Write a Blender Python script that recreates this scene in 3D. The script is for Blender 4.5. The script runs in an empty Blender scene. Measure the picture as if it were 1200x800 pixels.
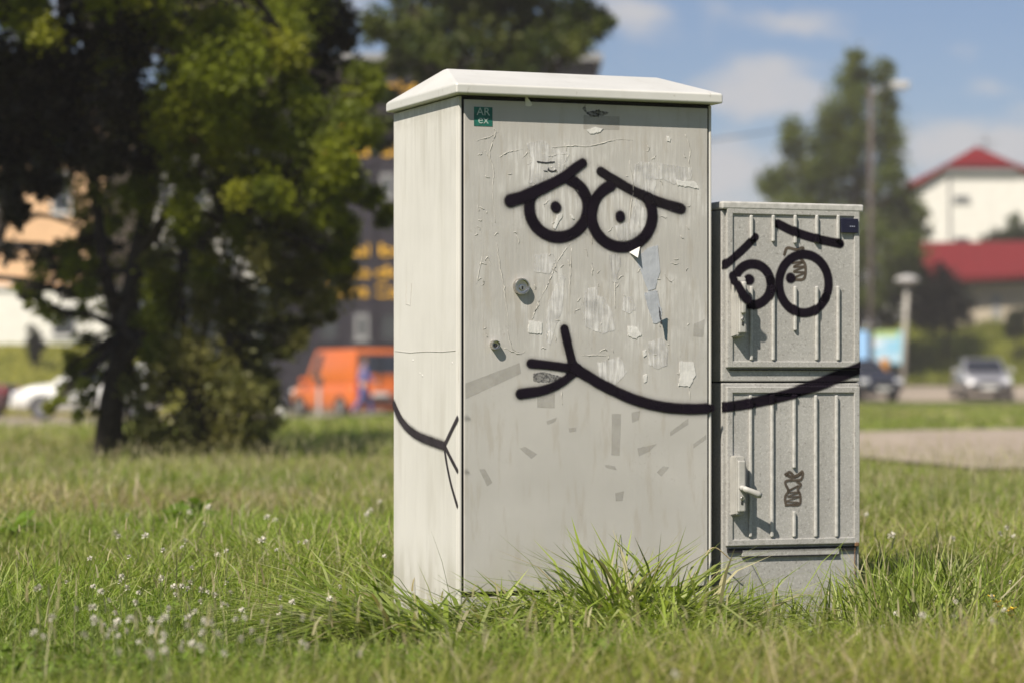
import bpy, bmesh, math, random
import numpy as np
from mathutils import Vector, Matrix, noise as mnoise

random.seed(7)
RNG = np.random.default_rng(7)
SC = bpy.context.scene
COL = SC.collection
R = math.radians

# ------------------------------------------------------------------ camera
H = 0.65            # camera height, metres
F = 3333.33         # focal length in pixels of a 1200 px wide picture
HZ = 448.0          # picture row of the horizon
cam_d = bpy.data.cameras.new('camera')
cam_d.lens = 100.0
cam_d.sensor_width = 36.0
cam_d.shift_y = (HZ - 400.0) / 1200.0
cam_d.clip_end = 6000.0
cam_d.dof.use_dof = True
cam_d.dof.focus_distance = 7.97
cam_d.dof.aperture_fstop = 2.9
cam = bpy.data.objects.new('camera', cam_d)
cam.location = (0, 0, H)
cam.rotation_euler = (R(90), 0, 0)
COL.objects.link(cam)
SC.camera = cam

# ------------------------------------------------------------------ light
PHI = R(21.2)                       # the cabinets stand turned by this angle
CP, SP = math.cos(PHI), math.sin(PHI)
su, sn, sv = -0.53, 0.40, 0.748     # sun in the cabinet front's own axes
SUN = Vector((su * CP + sn * SP, su * SP - sn * CP, sv)).normalized()
sl = bpy.data.lights.new('sun', 'SUN')
sl.energy = 3.6
sl.angle = R(0.5)
sl.color = (1.0, 0.92, 0.80)
so = bpy.data.objects.new('sun', sl)
so.rotation_euler = SUN.to_track_quat('Z', 'Y').to_euler()
so.location = (-8, -12, 25)
COL.objects.link(so)

SC.view_settings.view_transform = 'Standard'
SC.view_settings.look = 'None'
SC.view_settings.exposure = 1.0
SC.view_settings.gamma = 1.0

world = bpy.data.worlds.new('World')
SC.world = world
world.use_nodes = True
wn, wl = world.node_tree.nodes, world.node_tree.links
wn.clear()


def wmath(op, a, b=None, c=None, clamp=False):
    n = wn.new('ShaderNodeMath'); n.operation = op; n.use_clamp = clamp
    for i, v in enumerate((a, b, c)):
        if v is None: continue
        if isinstance(v, (int, float)): n.inputs[i].default_value = v
        else: wl.new(v, n.inputs[i])
    return n.outputs[0]


sky = wn.new('ShaderNodeTexSky')
sky.sky_type = 'NISHITA'
sky.sun_disc = False
sky.sun_elevation = math.asin(SUN.z)
sky.sun_rotation = math.atan2(SUN.x, SUN.y)
sky.air_density = 1.0
sky.dust_density = 0.35
sky.ozone_density = 3.0
tc = wn.new('ShaderNodeTexCoord')
D = tc.outputs['Generated']
nz1 = wn.new('ShaderNodeTexNoise'); nz1.inputs['Scale'].default_value = 46; nz1.inputs['Detail'].default_value = 6
nz1.inputs['Roughness'].default_value = 0.55
mp = wn.new('ShaderNodeMapping'); mp.inputs['Scale'].default_value = (1, 1, 1.9)
wl.new(D, mp.inputs[0]); wl.new(mp.outputs[0], nz1.inputs['Vector'])
nz2 = wn.new('ShaderNodeTexNoise'); nz2.inputs['Scale'].default_value = 5; nz2.inputs['Detail'].default_value = 7
mp2 = wn.new('ShaderNodeMapping'); mp2.inputs['Scale'].default_value = (1, 1, 2.6)
wl.new(D, mp2.inputs[0]); wl.new(mp2.outputs[0], nz2.inputs['Vector'])
# cumulus banks: (azimuth px, elevation px, half width px, half height px, weight)
CLOUDS = [(905, 105, 85, 44, .8), (935, 30, 75, 20, .5), (1165, 175, 135, 42, .85), (850, 205, 120, 50, .75),
          (1085, 225, 90, 34, .7), (735, 20, 60, 34, .6), (1155, 103, 34, 13, .45), (415, 8, 55, 24, .5),
          (1110, 60, 40, 14, .3), (1000, 300, 520, 110, .75), (200, 300, 420, 120, .6), (40, 30, 70, 34, .55),
          (250, 25, 50, 30, .5)]
total = None
for (cx, cy, rx, ry, wt) in CLOUDS:
    v = Vector(((cx - 600) / F, 1.0, (HZ - cy) / F)); v.normalize()
    sub = wn.new('ShaderNodeVectorMath'); sub.operation = 'SUBTRACT'
    wl.new(D, sub.inputs[0]); sub.inputs[1].default_value = v
    mul = wn.new('ShaderNodeVectorMath'); mul.operation = 'MULTIPLY'
    wl.new(sub.outputs[0], mul.inputs[0]); mul.inputs[1].default_value = (F / rx / 1.2, F / rx / 1.2, F / ry / 1.2)
    ln = wn.new('ShaderNodeVectorMath'); ln.operation = 'LENGTH'
    wl.new(mul.outputs[0], ln.inputs[0])
    m = wmath('MULTIPLY', wmath('SUBTRACT', 1.25, ln.outputs['Value'], clamp=True), wt)
    total = m if total is None else wmath('MAXIMUM', total, m)
gen = wmath('MULTIPLY', wmath('SUBTRACT', nz2.outputs['Fac'], 0.47, clamp=True), 2.6)
total = wmath('MAXIMUM', total, gen)
cm = wmath('ADD', wmath('MULTIPLY', total, 1.15), wmath('MULTIPLY', wmath('SUBTRACT', nz1.outputs['Fac'], 0.55), 1.5))
ramp = wn.new('ShaderNodeMapRange'); ramp.interpolation_type = 'SMOOTHSTEP'
ramp.inputs['From Min'].default_value = 0.10; ramp.inputs['From Max'].default_value = 0.82
wl.new(cm, ramp.inputs['Value'])
tint = wn.new('ShaderNodeMix'); tint.data_type = 'RGBA'; tint.blend_type = 'MULTIPLY'
tint.inputs['Factor'].default_value = 1.0
wl.new(sky.outputs[0], tint.inputs['A']); tint.inputs['B'].default_value = (0.315, 0.315, 0.365, 1)
mixc = wn.new('ShaderNodeMix'); mixc.data_type = 'RGBA'
wl.new(wmath('MULTIPLY', ramp.outputs[0], 0.85), mixc.inputs['Factor'])
wl.new(tint.outputs['Result'], mixc.inputs['A'])
mixc.inputs['B'].default_value = (2.75, 2.7, 2.75, 1)
bg = wn.new('ShaderNodeBackground'); bg.inputs['Strength'].default_value = 0.11
wl.new(mixc.outputs['Result'], bg.inputs['Color'])
wo = wn.new('ShaderNodeOutputWorld'); wl.new(bg.outputs[0], wo.inputs['Surface'])


# ------------------------------------------------------------------ helpers
def pt(px, py, Y):
    return Vector(((px - 600) / F * Y, Y, H - (py - HZ) / F * Y))


def X_at(px, Y): return (px - 600) / F * Y
def Z_at(py, Y): return H - (py - HZ) / F * Y


def sstep(a, b, x):
    t = np.clip((np.asarray(x, float) - a) / (b - a), 0, 1)
    return t * t * (3 - 2 * t)


def zt(x, y):
    """height of the ground"""
    x = np.asarray(x, float); y = np.asarray(y, float)
    z = -0.15 * np.exp(-(((x - .35) / 1.15) ** 2 + ((y - 8.0) / 1.1) ** 2) ** 2)
    z = z - 0.36 * sstep(34, 70, y) * sstep(1, -5, x)
    z = z + (0.5 * sstep(97, 112, y) + 2.2 * sstep(113, 125, y)) * sstep(0, 9, x)
    z = z + 2.35 * sstep(82, 106, y) * sstep(-8.5, -13, x)
    z = z + 0.03 * np.sin(x * .9 + 1.3) * np.sin(y * .7) * sstep(9, 14, y) * sstep(60, 30, y)
    return z


def gz(x, y): return float(zt(x, y))


def setp(o, label=None, cat=None, group=None, kind=None):
    if label: o['label'] = label
    if cat: o['category'] = cat
    if group: o['group'] = group
    if kind: o['kind'] = kind
    return o


def root(name, label, cat, loc=(0, 0, 0), rz=0.0, group=None):
    o = bpy.data.objects.new(name, None)
    o.empty_display_size = 0.2
    o.location = loc; o.rotation_euler = (0, 0, rz)
    COL.objects.link(o)
    return setp(o, label, cat, group)


def link(name, me, mat, parent=None, label=None, kind=None):
    o = bpy.data.objects.new(name, me)
    if mat is not None and len(me.materials) == 0:
        me.materials.append(mat)
    COL.objects.link(o)
    if parent is not None: o.parent = parent
    return setp(o, label, None, None, kind)


def bm_obj(name, bm, mat, parent=None, label=None, kind=None, smooth=False):
    me = bpy.data.meshes.new(name)
    bmesh.ops.recalc_face_normals(bm, faces=bm.faces)
    bm.to_mesh(me); bm.free()
    if smooth:
        me.polygons.foreach_set('use_smooth', [True] * len(me.polygons))
    return link(name, me, mat, parent, label, kind)


def box(bm, x0, x1, y0, y1, z0, z1, bev=0.0, seg=1, M=None):
    r = bmesh.ops.create_cube(bm, size=1)
    vs = r['verts']
    for v in vs:
        v.co = Vector(((x0 + x1) / 2 + v.co.x * (x1 - x0), (y0 + y1) / 2 + v.co.y * (y1 - y0), (z0 + z1) / 2 + v.co.z * (z1 - z0)))
    if bev > 0:
        es = list({e for v in vs for e in v.link_edges})
        rr = bmesh.ops.bevel(bm, geom=es, offset=bev, segments=seg, affect='EDGES', profile=.5)
        vs = list({v for f in rr['faces'] for v in f.verts} | {v for v in vs if v.is_valid})
    if M is not None:
        bmesh.ops.transform(bm, matrix=M, verts=vs)
    return vs


def cyl(bm, p0, p1, r0, r1=None, n=16, cap=True):
    return tube(bm, [p0, p1], [r0, r0 if r1 is None else r1], n, cap)


def tube(bm, pts, rad, n=8, cap=True):
    pts = [Vector(p) for p in pts]
    rings = []
    up = Vector((0, 0, 1))
    for i, p in enumerate(pts):
        d = (pts[min(i + 1, len(pts) - 1)] - pts[max(i - 1, 0)])
        if d.length < 1e-9: d = Vector((0, 0, 1))
        d.normalize()
        ref = Vector((1, 0, 0)) if abs(d.z) > .9 else up
        a = d.cross(ref).normalized(); b = d.cross(a).normalized()
        rings.append([bm.verts.new(p + (a * math.cos(2 * math.pi * k / n) + b * math.sin(2 * math.pi * k / n)) * rad[i]) for k in range(n)])
    for i in range(len(rings) - 1):
        for k in range(n):
            bm.faces.new((rings[i][k], rings[i][(k + 1) % n], rings[i + 1][(k + 1) % n], rings[i + 1][k]))
    if cap:
        bm.faces.new(rings[0]); bm.faces.new(rings[-1])
    return rings


def lathe(bm, prof, c=(0, 0, 0), axis='Z', n=20):
    """prof: (radius, height) list"""
    c = Vector(c); rings = []
    for r, h in prof:
        ring = []
        for k in range(n):
            a = 2 * math.pi * k / n
            if axis == 'Z': q = Vector((r * math.cos(a), r * math.sin(a), h))
            elif axis == 'Y': q = Vector((r * math.cos(a), h, r * math.sin(a)))
            else: q = Vector((h, r * math.cos(a), r * math.sin(a)))
            ring.append(bm.verts.new(c + q))
        rings.append(ring)
    for i in range(len(rings) - 1):
        for k in range(n):
            bm.faces.new((rings[i][k], rings[i][(k + 1) % n], rings[i + 1][(k + 1) % n], rings[i + 1][k]))
    bm.faces.new(rings[0]); bm.faces.new(rings[-1])


def quad(bm, a, b, c, d):
    return bm.faces.new([bm.verts.new(Vector(p)) for p in (a, b, c, d)])


def mesh_np(name, V, faces, tint=None, smooth=False):
    """faces: list of (k, array (n,k))"""
    me = bpy.data.meshes.new(name)
    V = np.ascontiguousarray(V, np.float32)
    me.vertices.add(len(V)); me.vertices.foreach_set('co', V.ravel())
    idx = np.concatenate([f.ravel() for k, f in faces]).astype(np.int32)
    tot = np.concatenate([np.full(len(f), k, np.int32) for k, f in faces])
    st = np.concatenate([[0], np.cumsum(tot)[:-1]]).astype(np.int32)
    me.loops.add(len(idx)); me.loops.foreach_set('vertex_index', idx)
    me.polygons.add(len(tot)); me.polygons.foreach_set('loop_start', st)
    try: me.polygons.foreach_set('loop_total', tot)
    except Exception: pass
    if smooth: me.polygons.foreach_set('use_smooth', np.ones(len(tot), bool))
    if tint is not None:
        ca = me.color_attributes.new('tint', 'FLOAT_COLOR', 'POINT')
        c4 = np.ones((len(V), 4), np.float32); c4[:, :3] = tint
        ca.data.foreach_set('color', c4.ravel())
    me.update(calc_edges=True)
    return me


def text_mesh(body, size, extrude=0.0, align='LEFT', spacing=1.0):
    cu = bpy.data.curves.new('lettering', 'FONT')
    cu.body = body; cu.size = size; cu.extrude = extrude; cu.align_x = align; cu.space_character = spacing
    cu.resolution_u = 3
    o = bpy.data.objects.new('lettering', cu)
    COL.objects.link(o)
    dg = bpy.context.evaluated_depsgraph_get()
    me = bpy.data.meshes.new_from_object(o.evaluated_get(dg))
    bpy.data.objects.remove(o)
    bpy.data.curves.remove(cu)
    me.name = 'lettering'
    me.materials.clear()
    return me


# ------------------------------------------------------------------ materials
class NT:
    def __init__(self, name):
        self.m = bpy.data.materials.new(name); self.m.use_nodes = True
        self.n = self.m.node_tree.nodes; self.l = self.m.node_tree.links
        self.b = self.n['Principled BSDF']; self.out = self.n['Material Output']
        self.tc = self.n.new('ShaderNodeTexCoord')

    def co(self, scale=(1, 1, 1), loc=(0, 0, 0)):
        mp = self.n.new('ShaderNodeMapping'); mp.inputs['Scale'].default_value = scale; mp.inputs['Location'].default_value = loc
        self.l.new(self.tc.outputs['Object'], mp.inputs[0]); return mp.outputs[0]

    def noise(self, scale=5, detail=4, vec=None, rough=.55):
        t = self.n.new('ShaderNodeTexNoise'); t.inputs['Scale'].default_value = scale
        t.inputs['Detail'].default_value = detail; t.inputs['Roughness'].default_value = rough
        self.l.new(vec if vec is not None else self.tc.outputs['Object'], t.inputs['Vector']); return t.outputs['Fac']

    def rng(self, v, a, b, c=0.0, d=1.0, smooth=True):
        r = self.n.new('ShaderNodeMapRange')
        if smooth: r.interpolation_type = 'SMOOTHSTEP'
        for k, x in zip(('From Min', 'From Max', 'To Min', 'To Max'), (a, b, c, d)): r.inputs[k].default_value = x
        self.l.new(v, r.inputs['Value']); return r.outputs[0]

    def math(self, op, a, b):
        r = self.n.new('ShaderNodeMath'); r.operation = op
        for i, v in enumerate((a, b)):
            if isinstance(v, (int, float)): r.inputs[i].default_value = v
            else: self.l.new(v, r.inputs[i])
        return r.outputs[0]

    def mix(self, f, a, b, mode='MIX'):
        r = self.n.new('ShaderNodeMix'); r.data_type = 'RGBA'; r.blend_type = mode
        for k, v in (('Factor', f), ('A', a), ('B', b)):
            if isinstance(v, (int, float)): r.inputs[k].default_value = v
            elif isinstance(v, (tuple, list)): r.inputs[k].default_value = (*v[:3], 1)
            else: self.l.new(v, r.inputs[k])
        return r.outputs['Result']

    def sep(self):
        s = self.n.new('ShaderNodeSeparateXYZ'); self.l.new(self.tc.outputs['Object'], s.inputs[0]); return s.outputs

    def bump(self, h, strength=.3, dist=.002):
        b = self.n.new('ShaderNodeBump'); b.inputs['Strength'].default_value = strength; b.inputs['Distance'].default_value = dist
        self.l.new(h, b.inputs['Height']); self.l.new(b.outputs[0], self.b.inputs['Normal']); return b

    def set(self, color=None, rough=None, metal=None, spec=None):
        for k, v in (('Base Color', color), ('Roughness', rough), ('Metallic', metal), ('Specular IOR Level', spec)):
            if v is None: continue
            if isinstance(v, (int, float)): self.b.inputs[k].default_value = v
            elif isinstance(v, (tuple, list)): self.b.inputs[k].default_value = (*v[:3], 1)
            else: self.l.new(v, self.b.inputs[k])
        return self


def simple(name, c, rough=.6, metal=0.0, var=.18, scale=8, bump=0.0, bscale=60, spec=.4):
    t = NT(name)
    a = tuple(x * (1 - var) for x in c); b = tuple(min(1, x * (1 + var)) for x in c)
    col = t.mix(t.rng(t.noise(scale, 5), .3, .7), a, b)
    t.set(col, rough, metal, spec)
    if bump: t.bump(t.noise(bscale, 4), bump, .003)
    return t.m


def leafmat(name, trans=.35, rough=.55, mul=(1, 1, 1)):
    t = NT(name)
    at = t.n.new('ShaderNodeAttribute'); at.attribute_name = 'tint'
    col = t.mix(1.0, at.outputs['Color'], mul, 'MULTIPLY')
    t.set(col, rough, 0, .3)
    tr = t.n.new('ShaderNodeBsdfTranslucent')
    t.l.new(t.mix(1.0, col, (1.15, 1.2, .6), 'MULTIPLY'), tr.inputs['Color'])
    ms = t.n.new('ShaderNodeMixShader'); ms.inputs[0].default_value = trans
    t.l.new(t.b.outputs[0], ms.inputs[1]); t.l.new(tr.outputs[0], ms.inputs[2]); t.l.new(ms.outputs[0], t.out.inputs['Surface'])
    return t.m


M = {}
# big cabinet door: grey paint with brushed-on paste, residue and dirt
t = NT('door_paint')
s = t.sep()
streak = t.noise(1, 6, t.co((95, 1, 9)), .6)
streak2 = t.noise(1, 4, t.co((30, 1, 5), (3, 0, 1)), .6)
big = t.noise(4.5, 5)
zone = t.math('MULTIPLY', t.rng(s[2], .60, .82), t.rng(s[2], 1.42, 1.30))
zonex = t.math('MULTIPLY', t.rng(s[0], .02, .14), zone)
paste = t.math('MULTIPLY', t.math('MULTIPLY', t.rng(streak, .44, .60), t.rng(big, .43, .58)), zonex)
c = t.mix(t.rng(big, .3, .7), (.415, .402, .372), (.465, .45, .418))
c = t.mix(t.math('MULTIPLY', paste, .9), c, (.58, .57, .54))
c = t.mix(t.math('MULTIPLY', t.rng(streak2, .52, .66), .42), c, (.36, .325, .27))
spk = t.math('MULTIPLY', t.rng(t.noise(150, 2), .62, .72), t.rng(t.noise(6, 3, t.co((1, 1, 1), (5, 2, 1))), .5, .65))
c = t.mix(t.math('MULTIPLY', spk, .4), c, (.27, .24, .20))
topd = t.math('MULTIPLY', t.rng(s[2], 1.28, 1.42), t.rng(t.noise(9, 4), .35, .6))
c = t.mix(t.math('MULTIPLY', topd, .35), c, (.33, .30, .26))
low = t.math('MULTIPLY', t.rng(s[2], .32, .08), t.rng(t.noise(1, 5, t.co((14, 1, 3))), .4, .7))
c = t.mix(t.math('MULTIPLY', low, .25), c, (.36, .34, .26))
t.set(c, .5, 0, .4)
wr = t.n.new('ShaderNodeTexNoise'); wr.noise_type = 'RIDGED_MULTIFRACTAL'; wr.inputs['Scale'].default_value = 14; wr.inputs['Detail'].default_value = 4
t.l.new(t.tc.outputs['Object'], wr.inputs['Vector'])
hgt = t.math('ADD', t.math('MULTIPLY', t.math('MULTIPLY', t.rng(wr.outputs[0], .5, 1.3), zone), .5), t.math('MULTIPLY', streak, t.math('ADD', t.math('MULTIPLY', zone, .5), .12)))
t.bump(hgt, .55, .0026)
M['door'] = t.m

t = NT('side_paint')
s = t.sep()
st = t.noise(1, 6, t.co((1, 34, 3)), .6)
scr = t.math('MULTIPLY', t.rng(t.noise(1, 3, t.co((1, 140, 2.2), (0, 3, 0))), .64, .70), t.rng(t.noise(5, 3), .45, .6))
c = t.mix(t.rng(t.noise(3.5, 5), .3, .7), (.56, .545, .50), (.62, .605, .56))
c = t.mix(t.math('MULTIPLY', t.rng(st, .42, .68), .45), c, (.64, .625, .575))
c = t.mix(t.math('MULTIPLY', scr, .6), c, (.36, .335, .28))
c = t.mix(t.math('MULTIPLY', t.rng(t.noise(1, 6, t.co((1, 11, 1.6), (0, 5, 2))), .52, .68), .28), c, (.40, .375, .315))
c = t.mix(t.math('MULTIPLY', t.math('MULTIPLY', t.rng(s[2], 1.10, 1.44), t.rng(t.noise(1, 5, t.co((1, 38, 2.5), (0, 1, 4))), .46, .66)), .42), c, (.36, .34, .29))
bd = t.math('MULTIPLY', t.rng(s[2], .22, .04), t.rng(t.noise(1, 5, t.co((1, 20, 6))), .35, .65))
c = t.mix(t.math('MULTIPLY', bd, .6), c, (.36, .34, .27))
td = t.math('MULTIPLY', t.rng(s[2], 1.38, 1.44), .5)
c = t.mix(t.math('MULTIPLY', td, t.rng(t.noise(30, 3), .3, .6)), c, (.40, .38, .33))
t.set(c, .55, 0, .35)
t.bump(st, .3, .0015)
M['side'] = t.m

t = NT('roof_paint')
c = t.mix(t.rng(t.noise(5, 5), .3, .7), (.52, .515, .48), (.57, .565, .53))
c = t.mix(t.math('MULTIPLY', t.rng(t.noise(60, 3), .64, .72), .55), c, (.36, .34, .29))
c = t.mix(t.math('MULTIPLY', t.rng(t.noise(1, 5, t.co((9, 3, 3))), .5, .7), .35), c, (.40, .385, .33))
t.set(c, .45, 0, .4)
M['roof'] = t.m

# grey moulded polyester of the small box
t = NT('polyester')
s = t.sep()
fl = t.noise(170, 3, None, .7)
c = t.mix(t.rng(t.noise(5, 5), .3, .7), (.32, .312, .292), (.385, .378, .355))
c = t.mix(t.math('MULTIPLY', t.rng(fl, .5, .66), .6), c, (.52, .51, .485))
c = t.mix(t.math('MULTIPLY', t.rng(t.noise(120, 4, t.co((1, 1, 1), (4, 1, 2))), .58, .68), .55), c, (.17, .16, .14))
c = t.mix(t.math('MULTIPLY', t.rng(t.noise(1, 5, t.co((26, 1, 3))), .55, .75), .3), c, (.2, .19, .165))
t.set(c, .62, 0, .35)
t.bump(t.math('ADD', t.math('MULTIPLY', fl, .5), t.noise(55, 4)), .4, .002)
M['poly'] = t.m
t = NT('polyester_pale')  # paler polyester, used on the lid and ribs
c = t.mix(t.rng(t.noise(60, 4), .3, .7), (.37, .365, .34), (.50, .49, .46))
c = t.mix(t.math('MULTIPLY', t.rng(t.noise(150, 3), .6, .7), .4), c, (.24, .23, .2))
t.set(c, .6, 0, .35); t.bump(t.noise(120, 3), .25, .001)
M['polypale'] = t.m
M['handle'] = simple('handle_plastic', (.40, .39, .36), .5, 0, .1, 20, .15, 200)
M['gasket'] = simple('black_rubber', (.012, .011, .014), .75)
M['steel'] = simple('lock_steel', (.55, .53, .5), .28, 1.0, .12, 60)
M['darksteel'] = simple('dark_steel', (.10, .095, .09), .4, .8, .2, 60)
M['rust'] = simple('rusty_wire', (.16, .09, .045), .9, 0, .3, 60)
M['paper'] = simple('poster_paper', (.60, .59, .56), .8, 0, .08, 40, .3, 90)
M['crumb'] = simple('torn_paper', (.56, .54, .50), .8, 0, .12, 60)
M['paperblue'] = simple('bluish_paper', (.38, .40, .43), .65, 0, .10, 22, .4, 50)
M['ridge'] = simple('wrinkled_paste', (.44, .425, .385), .7, 0, .15, 70, .4, 120)
M['teal'] = simple('teal_scrap', (.035, .06, .075), .7)
M['black_print'] = simple('black_print', (.03, .03, .035), .7)


def alpha_mat(name, color, amax, edge=0.0, grain=0.0, gscale=90, streak=False):
    """paint film; with edge > 0 it thins out towards the sides of the stroke (uv)"""
    t = NT(name)
    col = t.mix(t.rng(t.noise(20, 4), .3, .7), tuple(c * .8 for c in color), tuple(c * 1.25 for c in color))
    t.set(col, .8, 0, .12)
    if edge > 0:
        uv = t.n.new('ShaderNodeUVMap')
        sx = t.n.new('ShaderNodeSeparateXYZ'); t.l.new(uv.outputs[0], sx.inputs[0])
        a = t.rng(t.math('ADD', sx.outputs[0], t.math('MULTIPLY', t.math('SUBTRACT', t.noise(300, 2), .5), grain)), 0.0, edge)
        a = t.math('MULTIPLY', a, t.rng(t.noise(26, 5), .34, .5, amax * .96, amax))
    else:
        a = t.rng(t.noise(1, 5, t.co((gscale * 1.6, 1, gscale * .16))) if streak else t.noise(gscale, 4), .5 - grain, .5 + grain + .01, amax * .35, amax)
    t.l.new(a, t.b.inputs['Alpha'])
    return t.m


M['spray'] = alpha_mat('black_spray_paint', (.006, .0035, .008), .995, .42, .13)
M['spraysoft'] = alpha_mat('thin_black_spray_paint', (.016, .012, .014), .95, .95, .45)
M['spraythin'] = alpha_mat('faded_black_spray_paint', (.035, .03, .034), .93, .55, .25)
M['paperpale'] = alpha_mat('pasted_paper', (.62, .61, .59), .9, 0, .14, 75, True)
M['fog'] = alpha_mat('faint_overspray', (.05, .045, .05), .30, .98, .3)
M['halo'] = alpha_mat('overspray_mist', (.02, .017, .02), .42, .98, .5)
M['tag'] = alpha_mat('brown_marker', (.085, .068, .052), .88, .5, .35)
M['tape'] = alpha_mat('tape_residue', (.29, .275, .245), .36, 0, .5, 40)
M['smear'] = alpha_mat('grey_smear', (.07, .07, .075), .75, 0, .15, 160)

t = NT('lawn_ground')
c = t.mix(t.rng(t.noise(.35, 6), .35, .65), (.095, .125, .022), (.14, .17, .036))
c = t.mix(t.rng(t.noise(7, 5), .4, .7), c, (.14, .13, .05))
t.set(c, .95, 0, .1); t.bump(t.noise(22, 5), .8, .05)
M['ground'] = t.m
t = NT('gravel')
c = t.mix(t.rng(t.noise(1.1, 6), .3, .7), (.29, .24, .19), (.37, .31, .25))
c = t.mix(t.math('MULTIPLY', t.rng(t.noise(14, 4), .5, .7), .5), c, (.22, .20, .17))
t.set(c, .95, 0, .1); t.bump(t.noise(40, 4), .5, .02)
M['gravel'] = t.m
t = NT('asphalt')
c = t.mix(t.rng(t.noise(.8, 6), .3, .7), (.15, .135, .125), (.21, .19, .175))
t.set(c, .9, 0, .2); t.bump(t.noise(60, 3), .3, .01)
M['asphalt'] = t.m
M['shadedark'] = simple('shade_black', (.009, .0075, .009), .95, 0, .4, 30, .8, 40)  # near-black colour standing in for shade in a grass hollow
M['bark'] = simple('bark', (.032, .025, .021), .9, 0, .35, 14, .8, 40)
M['woodpole'] = simple('weathered_wood', (.085, .068, .062), .9, 0, .2, 6, .5, 40)
M['grass'] = leafmat('grass_blades', .40, .5)
M['leaf'] = leafmat('tree_leaves', .46, .55)
M['flower'] = simple('clover_white', (.58, .55, .46), .8, 0, .12, 200)
M['stem'] = simple('stem_green', (.09, .12, .03), .7)
M['yellowflower'] = simple('yellow_petals', (.75, .50, .03), .7)

# ------------------------------------------------------------------ ground
def grid_lines(a):
    return np.unique(np.round(np.concatenate(a), 3))


gx = grid_lines([np.arange(-3, 3.01, .15), np.arange(-12, 16, .8), np.arange(-60, 60, 3), np.array([-1500, -900, -500, -250, -120, 120, 250, 500, 900, 1500])])
gy = grid_lines([np.arange(5.5, 11, .15), np.arange(-2, 40, .5), np.arange(40, 135, 1.0), np.array([-400, -150, -50, -15, -6, 145, 160, 200, 300, 500, 900, 1500, 2500])])
GX, GY = np.meshgrid(gx, gy)
V = np.stack([GX, GY, zt(GX, GY)], -1).reshape(-1, 3)
ny, nx = GX.shape
ii = (np.arange(ny - 1)[:, None] * nx + np.arange(nx - 1)[None, :]).ravel()
me = mesh_np('ground', V, [(4, np.stack([ii, ii + 1, ii + nx + 1, ii + nx], -1))], smooth=True)
link('ground', me, M['ground'], None, None, 'structure')


def sheet(name, poly_rows, mat, off=.02, kind='structure'):
    """poly_rows: list of (xleft, xright, y); tessellated and draped on the ground"""
    rows = []
    for (a, b, y), (a2, b2, y2) in zip(poly_rows[:-1], poly_rows[1:]):
        n = max(2, int(abs(y2 - y) / .6))
        for k in range(n):
            f = k / n
            rows.append((a + (a2 - a) * f, b + (b2 - b) * f, y + (y2 - y) * f))
    rows.append(poly_rows[-1])
    nn = 40
    xs = np.array([[a + (b - a) * k / nn for k in range(nn + 1)] for a, b, y in rows])
    xs[:, 0] += np.array([mnoise.noise((r[2] * .8, 1.7, 0)) * .25 for r in rows])
    xs[:, -1] += np.array([mnoise.noise((r[2] * .8, 9.7, 0)) * .25 for r in rows])
    ys = np.array([[r[2]] * (nn + 1) for r in rows])
    ys = ys + np.array([[mnoise.noise((float(x) * .7, 3.3, 1)) * .35 for x in xs[0]]] * len(rows))
    V = np.stack([xs, ys, zt(xs, ys) + off], -1).reshape(-1, 3)
    i = (np.arange(len(rows) - 1)[:, None] * (nn + 1) + np.arange(nn)[None, :]).ravel()
    me = mesh_np(name, V, [(4, np.stack([i, i + 1, i + nn + 2, i + nn + 1], -1))], smooth=True)
    return link(name, me, mat, None, None, kind)


sheet('footpath', [(3.4, 16, 21.4), (2.2, 16, 26), (.6, 17, 30), (.2, 18, 37.5)], M['gravel'], .025)
sheet('car_park', [(-46, -6.2, 37.5), (-46, -6.0, 44), (-46, -7.0, 60), (-46, -7.0, 75), (-46, 6, 76.5), (-46, 6, 84), (-8, 6, 86), (-8, 6, 96)], M['gravel'], .03)
sheet('road', [(-2, 60, 95.5), (-2, 60, 103), (-2, 60, 111)], M['gravel'], .035)


# ------------------------------------------------------------------ big utility cabinet
C0 = Vector((X_at(537.5, 8.0), 8.0, 0))


def fp(px, py):
    """picture point on the front plane -> cabinet local (x, z)"""
    a = (px - 600) / F
    u = (8.0 * a - C0.x) / (CP - SP * a)
    return u, Z_at(py, 8.0 + SP * u)


def lp(px, py):
    """picture point on the left side plane -> cabinet local (y, z)"""
    a = (px - 600) / F
    s_ = (C0.x - 8.0 * a) / (SP + CP * a)
    return s_, Z_at(py, 8.0 + CP * s_)


W = fp(834, 400)[0]
DEP = lp(461, 400)[0]
DX0, DX1 = fp(543.8, 400)[0], fp(828.6, 400)[0]
ZB, ZD0, ZD1, ZT = -.20, .060, 1.446, 1.456

cab = root('utility_cabinet', 'tall cream utility cabinet with white hipped roof and a worried painted face on its door', 'cabinet', C0, PHI)
bm = bmesh.new()
box(bm, 0, W, .014, DEP, ZB, ZT, .004, 2)
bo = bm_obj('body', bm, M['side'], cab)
bm = bmesh.new()      # frame round the door
box(bm, 0, DX0 - .0065, 0, .0135, ZB, ZT - .001, .003, 2)
box(bm, DX1 + .0060, W, 0, .0135, ZB, ZT - .001, .003, 2)
bm_obj('door_frame', bm, M['side'], cab)
bm = bmesh.new()
box(bm, DX0 - .0065, DX1 + .0060, .002, .0135, ZB, ZD0 - .0145, .002, 1)
bm_obj('plinth', bm, M['door'], cab)
bm = bmesh.new()
box(bm, DX0 - .0062, DX1 + .0057, .006, .0132, ZD0 - .0142, ZT - .002)
bm_obj('door_gasket', bm, M['gasket'], cab)
bm = bmesh.new()
box(bm, DX0, DX1, -.004, .0055, ZD0, ZD1, .0018, 2)
door = bm_obj('door', bm, M['door'], cab)

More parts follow.
